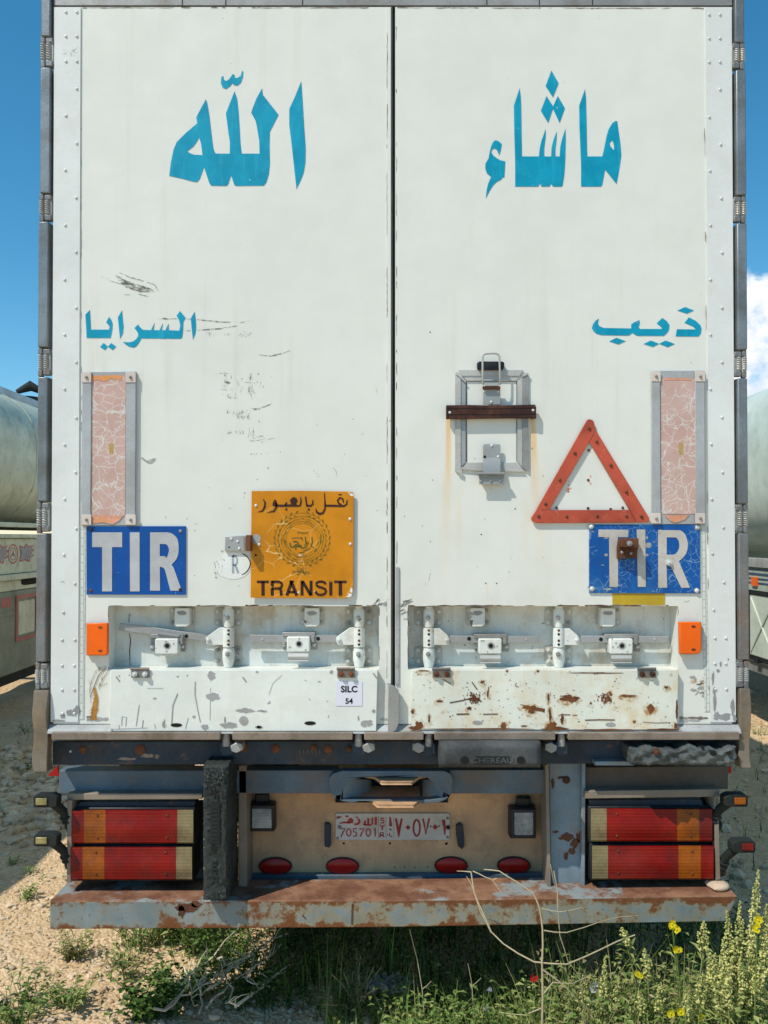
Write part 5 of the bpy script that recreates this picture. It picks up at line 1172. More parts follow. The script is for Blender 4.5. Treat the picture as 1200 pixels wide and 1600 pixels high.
# ---- rubber buffers
def lumpy(m, u0, v0, u1, v1, y0, y1, mat, nu, nv, amp, rag=0.0, r=None, edge=.012, fold=0.0):
    r = r or random.Random(1); vs = []; fs = []
    for j in range(nv + 1):
        for i in range(nu + 1):
            fu, fv = i / nu, j / nv
            ed = min(fu, 1 - fu, 1) * (u1 - u0) * .00233; ev = min(fv, 1 - fv) * (v1 - v0) * .00233
            rd = max(0, 1 - ed / edge) ** 2 + max(0, 1 - ev / edge) ** 2
            p = V2(u0 + (u1 - u0) * fu, v0 + (v1 - v0) * fv, y0)
            p.y += min(1.0, rd) * edge * .8 + r.gauss(0, amp) + fold * (math.sin(fu * 19 + fv * 5) * math.sin(fv * 4 + fu * 7) + .5 * math.sin(fu * 47 - fv * 9))
            if fold and j <= nv // 2: p.z -= (1 - 2 * j / nv) * .010 * (1 + math.sin(fu * 23 + 1) * math.sin(fu * 9))
            p.x += r.gauss(0, amp * .5); p.z += r.gauss(0, amp * .5) + (r.uniform(-rag, 0) * (1 if j == 0 else 0))
            vs.append(p)
    W_ = nu + 1
    for j in range(nv):
        for i in range(nu): a = j * W_ + i; fs.append((a, a + W_, a + W_ + 1, a + 1))
    rim = [i for i in range(W_)] + [j * W_ + nu for j in range(1, nv + 1)] + [nv * W_ + i for i in range(nu - 1, -1, -1)] + [j * W_ for j in range(nv - 1, 0, -1)]
    b = len(vs)
    for i in rim: p = vs[i].copy(); p.y = y1; vs.append(p)
    n_ = len(rim)
    for k in range(n_): a, c = rim[k], rim[(k + 1) % n_]; fs.append((a, c, b + (k + 1) % n_, b + k))
    fs.append(tuple(range(b, b + n_)))
    return m.add(vs, fs, mat)
m = MB(); lumpy(m, 317, 1196, 356, 1408, -.062, .14, 'rubber_worn', 12, 60, .0022, r=random.Random(4)); 
buf = m.build('rubber_buffer', T, 'tall upright black rubber buffer with chewed face', fixn=True)
m = MB()
for v in (1238, 1327): m.ellipse(334, v, 5, 5.5, -.0655, -.060, 'dark_hole', 16)
q = random.Random(9)
for k in range(60):
    u, v = 320 + q.random() * 30, 1203 + abs(q.gauss(0, 18)); 
    if v > 1395: continue
    c = V2(u, v, -.0635); s_ = q.uniform(.003, .009)
    m.add([c + Vector((q.uniform(-1, 1) * s_, -q.random() * .006, q.uniform(-1, 1) * s_)) for _ in range(4)], [(0, 1, 2), (0, 2, 3), (1, 3, 2), (0, 3, 1)], 'torn_rubber')
for k in range(18):
    u, v = q.uniform(322, 352), q.uniform(1392, 1404); c = V2(u, v, -.061); s_ = q.uniform(.003, .008)
    m.add([c + Vector((q.uniform(-1, 1) * s_, -q.random() * .006, q.uniform(-1, 1) * s_)) for _ in range(4)], [(0, 1, 2), (0, 2, 3), (1, 3, 2), (0, 3, 1)], 'torn_rubber' if k % 3 else 'sill_brown')
m.prism([(328, 1255), (343, 1255), (343, 1318), (328, 1318)], -.0665, -.060, 'rubber_black'); 
for k in range(9): m.pbox(331, 1260 + k * 6.2, 340, 1263.5 + k * 6.2, -.0685, -.066, 'rubber_black')
for k in range(6): m.pbox(331, 1345 + k * 6, 339, 1348 + k * 6, -.066, -.062, 'rubber_black')
m.build('chewed_rubber', buf)
m = MB(); lumpy(m, 687, 1162, 846, 1201, -.085, .058, 'rubber_dusty' if 'rubber_dusty' in MATS else 'rubber_black', 40, 12, .0004, r=random.Random(2), edge=.02)
b2 = m.build('rubber_buffer', T, 'dusty grey rubber buffer lying level with two bolt holes', fixn=True)
m = MB()
for u in (726, 814): m.ellipse(u, 1188, 6.5, 6, -.0885, -.084, 'dark_hole', 18)
m.pbox(743, 1182, 796, 1195, -.0872, -.084, 'rubber_black')
m.build('moulded_mark', b2); text_mesh('lettering', 'CHEREAU', b2, 769.5, 1192.5, 8.5, 'torn_rubber', -.0882, .012, 1.25)
m = MB(); q = random.Random(6); lumpy(m, 987, 1165, 1152, 1196, -.06, .058, 'torn_rubber', 70, 14, .0011, rag=.006, r=q, fold=.007)
b3 = m.build('rubber_buffer', T, 'torn grey rubber buffer with ragged top edge', fixn=True)
m = MB(); m.hexbolt(1025, 1174, -.062, 11, 'rust_brown'); m.ellipse(1115, 1177, 5, 4, -.068, -.06, 'dark_hole', 14); m.ellipse(1140, 1177, 3, 3, -.068, -.06, 'dark_hole', 12); m.ellipse(1098, 1168, 3, 2.5, -.068, -.06, 'dark_hole', 12)
m.build('bolts', b3)

# ---- tail lamps
def tail_lamp(u0, v0, u1, v1, cuts, label):
    m = MB(); m.pbox(u0 - 3, v0 - 3, u1 + 3, v1 + 2, .085, .18, 'black_plastic'); o = m.build('tail_lamp', T, label, bevel=.004)
    for (a, b, mat, nm) in cuts:
        l = MB(); h = v1 - v0; w0, w1 = a, b; vs = []
        prof = [(v0 + .2, .064), (v0 + h * .03, .0575), (v0 + h * .10, .0562), (v0 + h * .40, .0558), (v0 + h * .42, .0549), (v0 + h * .80, .0551), (v0 + h * .83, .0566), (v0 + h * .96, .0575), (v0 + h * .995, .064)]
        for v, y in prof: vs += [V2(w0 + .05, v, y), V2(w1 - .05, v, y)]
        b_ = len(vs)
        for v, y in prof: vs += [V2(w0 + .05, v, .084), V2(w1 - .05, v, .084)]
        n_ = len(prof); fs = []
        for i in range(n_ - 1):
            fs += [(2 * i, 2 * i + 2, 2 * i + 3, 2 * i + 1), (2 * i, b_ + 2 * i, b_ + 2 * i + 2, 2 * i + 2), (2 * i + 1, 2 * i + 3, b_ + 2 * i + 3, b_ + 2 * i + 1)]
        fs += [(0, 1, b_ + 1, b_), (2 * n_ - 2, b_ + 2 * n_ - 2, b_ + 2 * n_ - 1, 2 * n_ - 1)]
        l.add(vs, fs, mat); l.build(nm, o, fixn=True)
    s_ = MB()
    am = [c for c in cuts if c[2] == 'lens_amber'][0]; uc = (am[0] + am[1]) / 2 + 4
    rd_ = [c for c in cuts if c[2] == 'lens_red']; rd_ = max(rd_, key=lambda c: c[1] - c[0]); ur = rd_[1] - 16 if u0 < 600 else rd_[0] + 16
    for u in (uc, ur):
        for v in (v0 + 9, v1 - 9): s_.rivet(u, v, .0555, 'rust_brown', 4)
    s_.build('screws', o)
LC = lambda d: [(112 + d, 131 + d, 'lens_red', 'red_lens'), (131 + d, 165 + d, 'lens_amber', 'amber_lens'), (165 + d, 277 + d, 'lens_red', 'red_lens'), (277 + d, 302 + d, 'lens_clear', 'clear_lens')]
RC = lambda d: [(923 + d, 948 + d, 'lens_clear', 'clear_lens'), (948 + d, 1058 + d, 'lens_red', 'red_lens'), (1058 + d, 1093 + d, 'lens_amber', 'amber_lens'), (1093 + d, 1113 + d, 'lens_red', 'red_lens')]
tail_lamp(112, 1265, 302, 1318, LC(0), None); tail_lamp(110, 1323, 300, 1375, LC(-2), None)
tail_lamp(923, 1263, 1113, 1315, RC(0), None); tail_lamp(925, 1321, 1115, 1374, RC(2), None)
# lamp housings
m = MB(); m.prism([(105, 1240), (316, 1240), (316, 1249), (105, 1250)], .075, .12, 'lamp_frame', back=True); m.prism([(105, 1250.5), (112.5, 1250.5), (111.5, 1379), (104, 1380)], .06, .20, 'lamp_frame', back=True)
m.prism([(126, 1253), (306, 1252), (303, 1263), (112, 1264)], .10, .17, 'chassis_navy', back=True)
m.prism([(105, 1250), (318, 1250), (318, 1384), (105, 1384)], .205, .21, 'chassis_navy', back=True); m.build('lamp_housing', T, bevel=.002)
m = MB(); m.prism([(914, 1236), (1124, 1233), (1124, 1245), (914, 1248)], .075, .12, 'lamp_frame', back=True); m.prism([(1115.5, 1246), (1122, 1240), (1126, 1374), (1119, 1376)], .06, .20, 'lamp_frame', back=True)
m.prism([(920, 1250), (1096, 1249), (1100, 1261), (922, 1262)], .10, .17, 'chassis_navy', back=True)
m.prism([(914, 1248), (1122, 1246), (1122, 1382), (914, 1384)], .205, .21, 'chassis_navy', back=True); m.build('lamp_housing', T, bevel=.002)

# ---- side marker lamps on rubber arms
def side_lamp(u, v, sgn, mat, label, mount):
    m = MB(); y = .0
    pts = [(u - 17, v - 8), (u - 14, v - 11), (u + 12, v - 11), (u + 20, v - 7), (u + 20, v + 5), (u + 12, v + 8), (u - 14, v + 8), (u - 17, v + 6)]
    if sgn > 0: pts = [(2 * u - a, b) for a, b in pts][::-1]
    m.prism(pts, y, y + .045, 'rubber_black', back=True)
    P = [V2(u - sgn * 14, v, .03), V2(u - sgn * 30, v + 14, .06), V2(u - sgn * 40, v + 34, .085), V2(mount, v + 36, .10)]
    m.tube(P, [.018, .016, .019, .022], 'rubber_black', 10)
    for t in (.3, .6): 
        c = P[1].lerp(P[2], t); m.tube([c, c + (P[2] - P[1]).normalized() * .008], .022, 'rubber_black', 10)
    o = m.build('side_lamp', T, label, bevel=.003, fixn=True)
    l = MB(); w_ = 9
    l.pbox(u - w_ + sgn * 5, v - 6.5, u + w_ + sgn * 5, v + 4.5, y - .006, y - .0003, mat, taper=.001); l.build('lens', o, bevel=.002)
side_lamp(69, 1254, -1, 'lens_yellow', None, 110); side_lamp(69, 1315, -1, 'lens_yellow', None, 110)
side_lamp(1152, 1253, 1, 'lens_amber', None, 1122); side_lamp(1164, 1325, 1, 'lens_red', 'side lamp with red lens', 1126)
m = MB(); m.prism([(74, 1212), (90, 1196), (92, 1213)], .30, .31, 'red_reflector', back=True); m.build('side_reflector', T)
m = MB(); m.prism([(1134, 1199), (1143, 1197), (1143, 1208), (1136, 1208)], .30, .31, 'red_reflector', back=True); m.build('side_reflector', T)

# ---- running gear under the body (seen only from low angles)
m = MB()
for sx_ in (-1, 1): m.box(sx_ * .5 - .06, sx_ * .5 + .06, .30, LEN - .3, .86, 1.19, 'chassis_navy')
for k in range(9): m.box(-1.2, 1.2, .9 + k * 1.25, .98 + k * 1.25, 1.08, 1.21, 'chassis_navy')
m.build('chassis_frame', T)
for sx_ in (-1, 1):
    m = MB(); m.box(sx_ * 1.235 - .015, sx_ * 1.235 + .015, .7, 2.4, .52, .93, 'beam_brown'); m.build('shade_guard', T, bevel=.004)  # unseen side plates, added and sized to shade the ground under the body
for y in (3.0, 4.35, 5.7):
    ax = MB(); ax.tube([(-.95, y, .5), (.95, y, .5)], .07, 'chassis_navy', 12); ax.build('axle', T)
    for x in (-1.02, 1.02):
        wv = MB(); wv.tube([(x - .17, y, .5), (x - .15, y, .5), (x + .15, y, .5), (x + .17, y, .5)], [.40, .5, .5, .40], 'tyre_rubber', 32); wh = wv.build('wheel', T)
        hb = MB(); s_ = 1 if x > 0 else -1; hb.tube([(x + s_ * .12, y, .5), (x + s_ * .185, y, .5)], [.28, .12], 'dull_aluminium', 20); hb.build('rim', wh)
for x in (-.7, .7):
    m = MB(); m.box(x - .06, x + .06, 9.9, 10.02, .06, 1.1, 'dull_aluminium'); m.box(x - .18, x + .18, 9.8, 10.12, 0, .06, 'dull_aluminium'); m.build('landing_leg', T, bevel=.005)

# stone lying on the bumper
def stone_mesh(name, c, rx, ry, rz, mat, seed=1, sub=3):
    bm = bmesh.new(); bmesh.ops.create_icosphere(bm, subdivisions=sub, radius=1); r = random.Random(seed)
    ph = [(Vector((r.gauss(0, 1), r.gauss(0, 1), r.gauss(0, 1))).normalized(), r.uniform(.4, .95), r.uniform(.1, .5)) for _ in range(9)]
    for v in bm.verts:
        p = v.co.normalized()
        for d, t, k in ph:
            s_ = p.dot(d)
            if s_ > t: p = p - d * (s_ - t) * k * 2
        v.co = Vector((p.x * rx, p.y * ry, p.z * rz))
    me = bpy.data.meshes.new(name); bm.to_mesh(me); bm.free(); me.materials.append(MATS[mat])
    me.polygons.foreach_set('use_smooth', [True] * len(me.polygons)); me.set_sharp_from_angle(angle=R(25))
    o = bpy.data.objects.new(name, me); COL.objects.link(o); o.location = c
    return o
zb = PXm(1120, 1402, -.004)[1] + .0025
st = stone_mesh('stone', (PXm(1119, 1385, .06)[0], .06, zb + .014), .047, .038, .0175, 'stone_pale', 4)
tag(st, 'flat pale stone lying on the right end of the rusty bumper', 'stone')


# ================================================================== GROUND
def gh(x, y):
    return .018 * math.sin(x * 1.7 + .6) * math.cos(y * 1.3) + .012 * math.sin(x * 4.1 + y * 3.3) + .006 * math.sin(x * 9.2 - y * 7.7)
def axis(a, b, step, far):
    v = [a + step * i for i in range(int((b - a) / step) + 1)]; out = []; d = step
    lo, hi = a, v[-1]; L_, H_ = [], []
    while hi < far: d *= 1.5; hi += d; lo -= d; H_.append(hi); L_.append(lo)
    return L_[::-1] + v + H_
xs = axis(-6, 6, .09, 900); ys = axis(-2, 12, .09, 900)
vs = []; 
for y in ys:
    for x in xs:
        f = max(0, 1 - max(0, max(abs(x) - 5.5, abs(y - 5) - 6.5)) / 3)
        vs.append((x, y, gh(x, y) * f))
nx = len(xs); fs = [(j * nx + i, j * nx + i + 1, (j + 1) * nx + i + 1, (j + 1) * nx + i) for j in range(len(ys) - 1) for i in range(nx - 1)]
n = new_mat('dry_ground')
P = n.sc(n.obj(), (1, 1, 1)); a = n.noise(.9, 6, .6); b = n.noise(14, 6, .65); c_ = n.voro(55, 'F1'); c2 = n.voro(24, 'F1', n.off(n.obj(), (3, 3, 0)))
cc = n.voro(55, 'F1', None, 'Color')
col = n.mix(n.ss(a, .38, .62), (0.60, 0.41, 0.225), (0.70, 0.50, 0.295))
col = n.mix(n.mul(n.ss(b, .42, .66), .7), col, (0.47, 0.315, 0.165))
g = n.node('ShaderNodeSeparateColor'); n.l.new(cc, g.inputs[0])
col = n.mix(n.mul(n.ss(g.outputs[0], .45, .9), .5), col, (0.72, 0.57, 0.41))
fin(n, col, .9, 0, n.bump(n.add(n.mul(n.inv(c_), .5), n.add(n.mul(n.inv(c2), .5), n.mul(b, .8))), .8, .02), spec=.2)
m = MB(); m.add(vs, fs, 'dry_ground'); gr = m.build('ground', smooth=True); gr['kind'] = 'structure'

def Gp(u, v):
    xr = (u - PU) / F; zr = (PV - v) / F
    dy = math.cos(PITCH) - zr * math.sin(PITCH); dz = math.sin(PITCH) + zr * math.cos(PITCH)
    t = -CH / dz
    return CX + xr * t, -CD + dy * t
# loose stones, one scattered mass
import numpy as np
bm = bmesh.new(); bmesh.ops.create_icosphere(bm, subdivisions=1, radius=1)
iv = np.array([v.co[:] for v in bm.verts]); ifc = np.array([[v.index for v in f.verts] for f in bm.faces]); bm.free()
rs = np.random.RandomState(4)
AV, AF, AM = [], [], []; k = 0
def put_stone(x, y, r):
    global k
    sc_ = np.array([rs.uniform(.75, 1.35), rs.uniform(.75, 1.3), rs.uniform(.5, .9)]) * r
    v = iv * (1 + rs.uniform(-.22, .22, (len(iv), 1))); a = rs.uniform(0, 6.28); v = v * sc_
    v = v @ np.array([[math.cos(a), -math.sin(a), 0], [math.sin(a), math.cos(a), 0], [0, 0, 1]])
    v = v + np.array([x, y, gh(x, y) + r * .22])
    AV.append(v); AF.append(ifc + k * len(iv)); AM.append(np.full(len(ifc), rs.randint(0, 3))); k += 1
for _ in range(7000):
    x = rs.uniform(-4.8, -.3); y = .1 + 8 * rs.uniform(0, 1) ** 1.7
    put_stone(x, y, min(.020, .0035 + rs.exponential(.0042)))
for _ in range(4200):
    x = rs.uniform(-2.6, -.4); y = rs.uniform(.1, 3.6); put_stone(x, y, min(.02, .003 + rs.exponential(.0034)))
for _ in range(420):                                    # coarser band in the tanker's shade
    x, y = Gp(rs.uniform(-20, 130), rs.uniform(1180, 1290)); put_stone(x + rs.normal(0, .1), y + rs.normal(0, .15), rs.uniform(.018, .05))
for _ in range(1800):
    x = rs.uniform(1.2, 5.2); y = rs.uniform(.5, 8); put_stone(x, y, min(.05, .006 + rs.exponential(.012)))
for _ in range(900):
    x = rs.uniform(-.6, 1.8); y = rs.uniform(.05, 2.5); put_stone(x, y, min(.03, .004 + rs.exponential(.006)))
vv = np.concatenate(AV); ff = np.concatenate(AF); mm_ = np.concatenate(AM)
me = bpy.data.meshes.new('gravel'); me.from_pydata(vv.tolist(), [], ff.tolist())
for nm, cl in (('gravel_pale', (0.70, 0.55, 0.38)), ('gravel_tan', (0.60, 0.42, 0.25)), ('gravel_grey', (0.62, 0.48, 0.34))):
    paint(nm, cl, .9, .15, bump=.5); me.materials.append(MATS[nm])
me.polygons.foreach_set('material_index', mm_.tolist())
o = bpy.data.objects.new('gravel', me); COL.objects.link(o); o['kind'] = 'stuff'; o['label'] = 'loose pale gravel stones strewn over the dry ground'

# ================================================================== TANKERS
paint('olive_side', (0.62, 0.65, 0.48), 0.36, 0.08, dirt=(0.20, 0.205, 0.13), dirt_amt=0.45, bump=.08, streak=.25)
paint('olive_skirt', (0.27, 0.29, 0.22), 0.5, 0.10, dirt=(0.14, 0.13, 0.09), dirt_amt=0.5, bump=.1)
paint('pale_tank', (0.62, 0.68, 0.58), 0.36, 0.05, dirt=(0.40, 0.42, 0.34), dirt_amt=0.4, bump=.08, streak=.25)
paint('pale_skirt', (0.42, 0.49, 0.42), 0.45, 0.06, dirt=(0.28, 0.29, 0.23), dirt_amt=0.5, bump=.1)
paint('tank_rail', (0.42, 0.50, 0.54), 0.4, 0.08, dirt=(0.25, 0.25, 0.22), dirt_amt=0.4)
paint('stripe_navy', (0.035, 0.075, 0.14), 0.4, 0.1)
paint('emblem_red', (0.50, 0.15, 0.13), 0.5, 0.1); paint('emblem_grey', (0.33, 0.40, 0.42), 0.5, 0.1)
def tank_body(m, cx_, y0, y1, zc, rx, rz, ex, mat):
    K = 48; secs = [(y0 - .10, .80), (y0 - .07, .93), (y0, 1)] + [(y0 + (y1 - y0) * i / 8, 1) for i in range(1, 9)] + [(y1 + .07, .93), (y1 + .1, .8)]
    vs = []
    for y, s_ in secs:
        for k in range(K):
            a = 2 * math.pi * k / K; ca, sa = math.cos(a), math.sin(a)
            vs.append((cx_ + rx * s_ * math.copysign(abs(ca) ** (2 / ex), ca), y, zc + rz * s_ * math.copysign(abs(sa) ** (2 / ex), sa)))
    fs = [(j * K + k, j * K + (k + 1) % K, (j + 1) * K + (k + 1) % K, (j + 1) * K + k) for j in range(len(secs) - 1) for k in range(K)]
    fs += [tuple(reversed(range(K))), tuple(range((len(secs) - 1) * K, len(secs) * K))]
    m.add(vs, fs, mat)
def tanker_wheels(t, cx_, ys_):
    for y in ys_:
        for x in (cx_ - .98, cx_ + .98):
            wv = MB(); wv.tube([(x - .16, y, .5), (x - .14, y, .5), (x + .14, y, .5), (x + .16, y, .5)], [.4, .5, .5, .4], 'tyre_rubber', 28); wh = wv.build('wheel', t)
            hb = MB(); s_ = 1 if x > cx_ else -1; hb.tube([(x + s_ * .1, y, .5), (x + s_ * .17, y, .5)], [.28, .12], 'dull_aluminium', 18); hb.build('rim', wh)
        ax = MB(); ax.tube([(cx_ - .9, y, .5), (cx_ + .9, y, .5)], .07, 'chassis_navy', 10); ax.build('axle', t)
# left tanker, olive; visible side faces the trailer
t = thing('tanker', 'olive green tanker with red outlined locker, left of the white trailer', 'tanker')
XS = -3.90; cxl = XS - 1.12
def zl(v, d=8.35): return CH - (v - 840) * d / F
def ul(u): """y on the tanker side for a photo column"""; return -CD + (XS - CX) * F / (u - PU)
m = MB(); tank_body(m, cxl, -.3, 9.8, 2.85, 1.12, .80, 2.7, 'olive_side'); m.build('tank', t, fixn=True)
m = MB()
for xx in (cxl - .62, cxl + .62): m.box(xx - .05, xx + .05, -.2, 9.7, 3.50, 3.66, 'tank_rail')
m.build('top_rail', t, bevel=.01)
m = MB()
hx, hy = cxl + .36, 7.75
m.tube([(hx, hy, 3.5), (hx, hy, 3.78)], .13, 'rubber_black', 20); m.tube([(hx - .14, hy - .05, 3.84), (hx + .02, hy, 3.93), (hx + .16, hy + .02, 3.86)], [.03, .07, .04], 'rubber_black', 10); m.build('hatch', t, fixn=True)
m = MB()
for k in range(10): y = .2 + k * 1.0; m.tube([(cxl + 1.122 * math.copysign(abs(math.cos(a_)) ** (2 / 2.7), math.cos(a_)), y, 2.85 + .802 * math.copysign(abs(math.sin(a_)) ** (2 / 2.7), math.sin(a_))) for a_ in [R(-70 + 8 * i_) for i_ in range(21)]], .006, 'olive_side', 6)
m.build('weld_seam', t)
m = MB(); m.box(cxl - .5, cxl + .5, -.2, 9.6, 1.25, 1.95, 'olive_skirt'); m.build('chassis_frame', t)
m = MB()
for za, zb_2, xo in ((zl(823), zl(815), .02), (zl(840.5), zl(834), .045)): m.box(XS - .06, XS + xo, -.3, 9.8, za, zb_2, 'olive_side')
m.box(XS - .08, XS, -.3, 9.8, zl(898), zl(841), 'olive_side'); m.box(XS - .06, XS + .04, -.3, 9.8, zl(908), zl(898.5), 'olive_side'); m.box(XS - .10, XS - .02, -.3, 9.8, zl(926), zl(908.5), 'olive_side'); m.build('side_belt', t, bevel=.008)
m = MB(); m.box(XS - .5, XS - .015, -.3, 7.6, .53, zl(926.5), 'olive_skirt'); lk = m.build('locker', t, bevel=.015)
m = MB(); m.box(XS - .5, XS - .04, -.3, 7.6, .43, .525, 'rubber_black'); m.build('skirt_edge', t)
def side_rect(m, xf, ya, yb, za, zb_, th, mat): m.box(xf, xf + th, ya, yb, za, zb_, mat)
m = MB(); ya, yb = ul(27), ul(60); za, zb_ = zl(1010), zl(935); fw = .035
for r_ in ((ya, yb, za, za + fw), (ya, yb, zb_ - fw, zb_), (ya, ya + fw, za + fw, zb_ - fw), (yb - fw, yb, za + fw, zb_ - fw)): side_rect(m, XS - .0145, *r_, .012, 'emblem_red')
side_rect(m, XS - .0145, ya + fw + .03, yb - fw - .03, za + fw + .03, zb_ - fw - .03, .006, 'olive_side'); m.build('locker_door', t)
m = MB(); side_rect(m, XS - .0145, ul(5), ul(20), zl(951), zl(936), .004, 'emblem_red'); m.build('red_mark', t)
m = MB(); 
for k in range(14): 
    for j in range(2): m.tube([(XS - .014, ul(3) + k * .06, zl(958 + j * 8)), (XS - .009, ul(3) + k * .06, zl(958 + j * 8))], .006, 'dull_aluminium', 6)
m.build('rivets', t)
m = MB(); yo = ul(50); m.tube([(XS - .019, yo - .3, 1.43), (XS - .012, yo - .3, 1.43)], .001, 'dark_hole', 6)
K = 20; ov = [Vector((XS - .019, yo + .22 * math.copysign(abs(math.cos(2 * math.pi * k / K)) ** .5, math.cos(2 * math.pi * k / K)), zl(912) + .048 * math.copysign(abs(math.sin(2 * math.pi * k / K)) ** .5, math.sin(2 * math.pi * k / K)))) for k in range(K)]
m.add(ov + [p + Vector((.004, 0, 0)) for p in ov], [tuple(range(K, 2 * K))] + [(k, (k + 1) % K, K + (k + 1) % K, K + k) for k in range(K)], 'dark_hole'); m.build('slot', t)
# emblems on the belt: a ringed three-spoke star between two winged shapes
m = MB(); xe = XS + .0015
def arc_side(cy_, cz_, r0, r1, mat, a0=0, a1=360, k=28, sy_=1.0, x=xe):
    vs = []
    for i in range(k + 1):
        a = R(a0 + (a1 - a0) * i / k); vs += [(x, cy_ + r0 * sy_ * math.cos(a), cz_ + r0 * math.sin(a)), (x, cy_ + r1 * sy_ * math.cos(a), cz_ + r1 * math.sin(a))]
    m.add(vs, [(2 * i, 2 * i + 1, 2 * i + 3, 2 * i + 2) for i in range(k)], mat)
def poly_side(P, mat, x=xe):
    m.add([(x, a, b) for a, b in P], [tuple(range(len(P)))], mat)
zc = zl(866); yc = ul(20.5)
arc_side(yc, zc, .088, .105, 'emblem_red', sy_=1.15); arc_side(yc, zc, .060, .069, 'emblem_red', sy_=1.15)
for a in (90, 210, 330):
    ca, sa = math.cos(R(a)), math.sin(R(a)); poly_side([(yc + .062 * ca * 1.15, zc + .062 * sa), (yc - .014 * sa, zc + .014 * ca), (yc + .014 * sa, zc - .014 * ca)], 'emblem_red', xe + .0006)
for yq in (ul(42.5), ul(1)):
    W1 = [(-.20, -.09), (-.17, 0), (-.20, .09), (-.08, .07), (-.03, .11), (.05, .075), (.16, .09), (.11, .05), (.19, .035), (.11, .0), (.18, -.03), (.09, -.05), (.06, -.10), (-.06, -.075)]
    poly_side([(yq + a, zc + b) for a, b in W1], 'emblem_red'); poly_side([(yq + a * .80, zc + b * .78) for a, b in W1], 'emblem_grey', xe + .0008)
    for k in range(3): poly_side([(yq - .06 + k * .05, zc - .05), (yq - .045 + k * .05, zc - .05), (yq + .01 + k * .05, zc + .05), (yq - .005 + k * .05, zc + .05)], 'emblem_red', xe + .0014)
m.build('emblem', t, smooth=False)
tanker_wheels(t, cxl, (8.2, 9.3))

# right tanker, pale green; its left side faces the trailer
t = thing('tanker', 'pale green tanker with dark stripes, right of the white trailer', 'tanker')
XS2 = 3.68; cxr = XS2 + 1.12
def zr_(v, d=7.95): return CH - (v - 840) * d / F
def ur(u): return -CD + (XS2 - CX) * F / (u - PU)
m = MB(); tank_body(m, cxr, .5, 9.6, 2.69, 1.14, .92, 3.4, 'pale_tank'); m.build('tank', t, fixn=True)
m = MB()
for a, b, xo in ((zr_(888), zr_(873), .02),): m.box(XS2 - xo, XS2 + .08, .5, 9.6, a, b, 'sill_grey')
m.box(XS2 - .0, XS2 + .1, .5, 9.6, zr_(926), zr_(888.5), 'pale_skirt'); m.build('side_belt', t, bevel=.004)
m = MB()
for a, b in ((890, 893), (897, 901), (905, 908), (912, 915)): m.box(XS2 - .003, XS2 - .0004, .5, 9.6, zr_(b), zr_(a), 'stripe_navy')
m.build('stripes', t)
m = MB(); m.box(XS2 + .012, XS2 + .5, .5, 7.6, .70, zr_(926.5), 'pale_skirt'); m.build('locker', t, bevel=.015)
m = MB(); m.box(XS2 + .03, XS2 + .5, .5, 7.6, .60, .695, 'dull_aluminium'); m.build('skirt_edge', t)
m = MB(); ya, yb = ur(1212), ur(1171); za, zb_ = zr_(1032), zr_(933); g = .04
m.box(XS2 - .002, XS2 + .0115, ya, yb, za, zb_, 'pale_tank'); dr = m.build('locker_door', t, bevel=.004)
m = MB()
for (a, b, c, d) in ((ya - g, yb + g, zb_ + .0005, zb_ + g), (ya - g, yb + g, za - g, za - .0005), (ya - g, ya - .0005, za, zb_), (yb + .0005, yb + g, za, zb_)): m.box(XS2 - .008, XS2 + .0115, a, b, c, d, 'rubber_black')
m.build('door_seal', dr)
m = MB()
ym, zm = (ya + yb) / 2, (za + zb_) / 2
for (a, b) in ((ya + .03, zb_ - .03), (yb - .03, zb_ - .03), (ya + .03, za + .03), (yb - .03, za + .03)): m.tube([(XS2 - .004, a, b), (XS2 - .010, ym, zm)], .008, 'pale_tank', 6)
m.build('door_rib', dr)
m = MB(); m.box(XS2 - .02, XS2 + .0, ur(1184), ur(1176), zr_(918), zr_(904), 'orange_plastic'); m.build('side_lamp', t)
m = MB(); m.box(XS2 - .03, XS2 + .0115, ur(1187), ur(1181), zr_(1041), zr_(1034.5), 'black_plastic'); m.build('latch', t)
m = MB(); m.box(cxr - .5, cxr + .5, .6, 9.4, 1.2, 1.8, 'pale_skirt'); m.build('chassis_frame', t)
tanker_wheels(t, cxr, (8.1, 9.2))


# ================================================================== PLANTS
def leafm(name, c1, c2, trans=.25):
    n = new_mat(name)
    info = n.node('ShaderNodeNewGeometry').outputs['Random Per Island']
    c = n.mix(info, c1, c2)
    c = n.mix(n.mul(n.ss(n.noise(30, 3), .4, .7), .4), c, tuple(x * .6 for x in c1))
    b = n.b; n.put(b.inputs['Base Color'], c); b.inputs['Roughness'].default_value = .55; b.inputs['Specular IOR Level'].default_value = .3
    tr = n.node('ShaderNodeBsdfTranslucent'); n.put(tr.inputs[0], c)
    mx = n.node('ShaderNodeMixShader'); mx.inputs[0].default_value = trans
    n.l.new(b.outputs[0], mx.inputs[1]); n.l.new(tr.outputs[0], mx.inputs[2])
    n.l.new(mx.outputs[0], n.mat.node_tree.nodes['Material Output'].inputs[0])
leafm('leaf_dark', (0.035, 0.085, 0.018), (0.075, 0.14, 0.03)); leafm('leaf_mid', (0.115, 0.21, 0.042), (0.21, 0.31, 0.075)); leafm('leaf_olive', (0.27, 0.32, 0.09), (0.41, 0.42, 0.15))
leafm('leaf_dry', (0.28, 0.22, 0.10), (0.42, 0.35, 0.20), .15); leafm('spike_yellow', (0.60, 0.60, 0.17), (0.78, 0.72, 0.30)); leafm('petal_yellow', (0.75, 0.62, 0.01), (0.85, 0.72, 0.02))
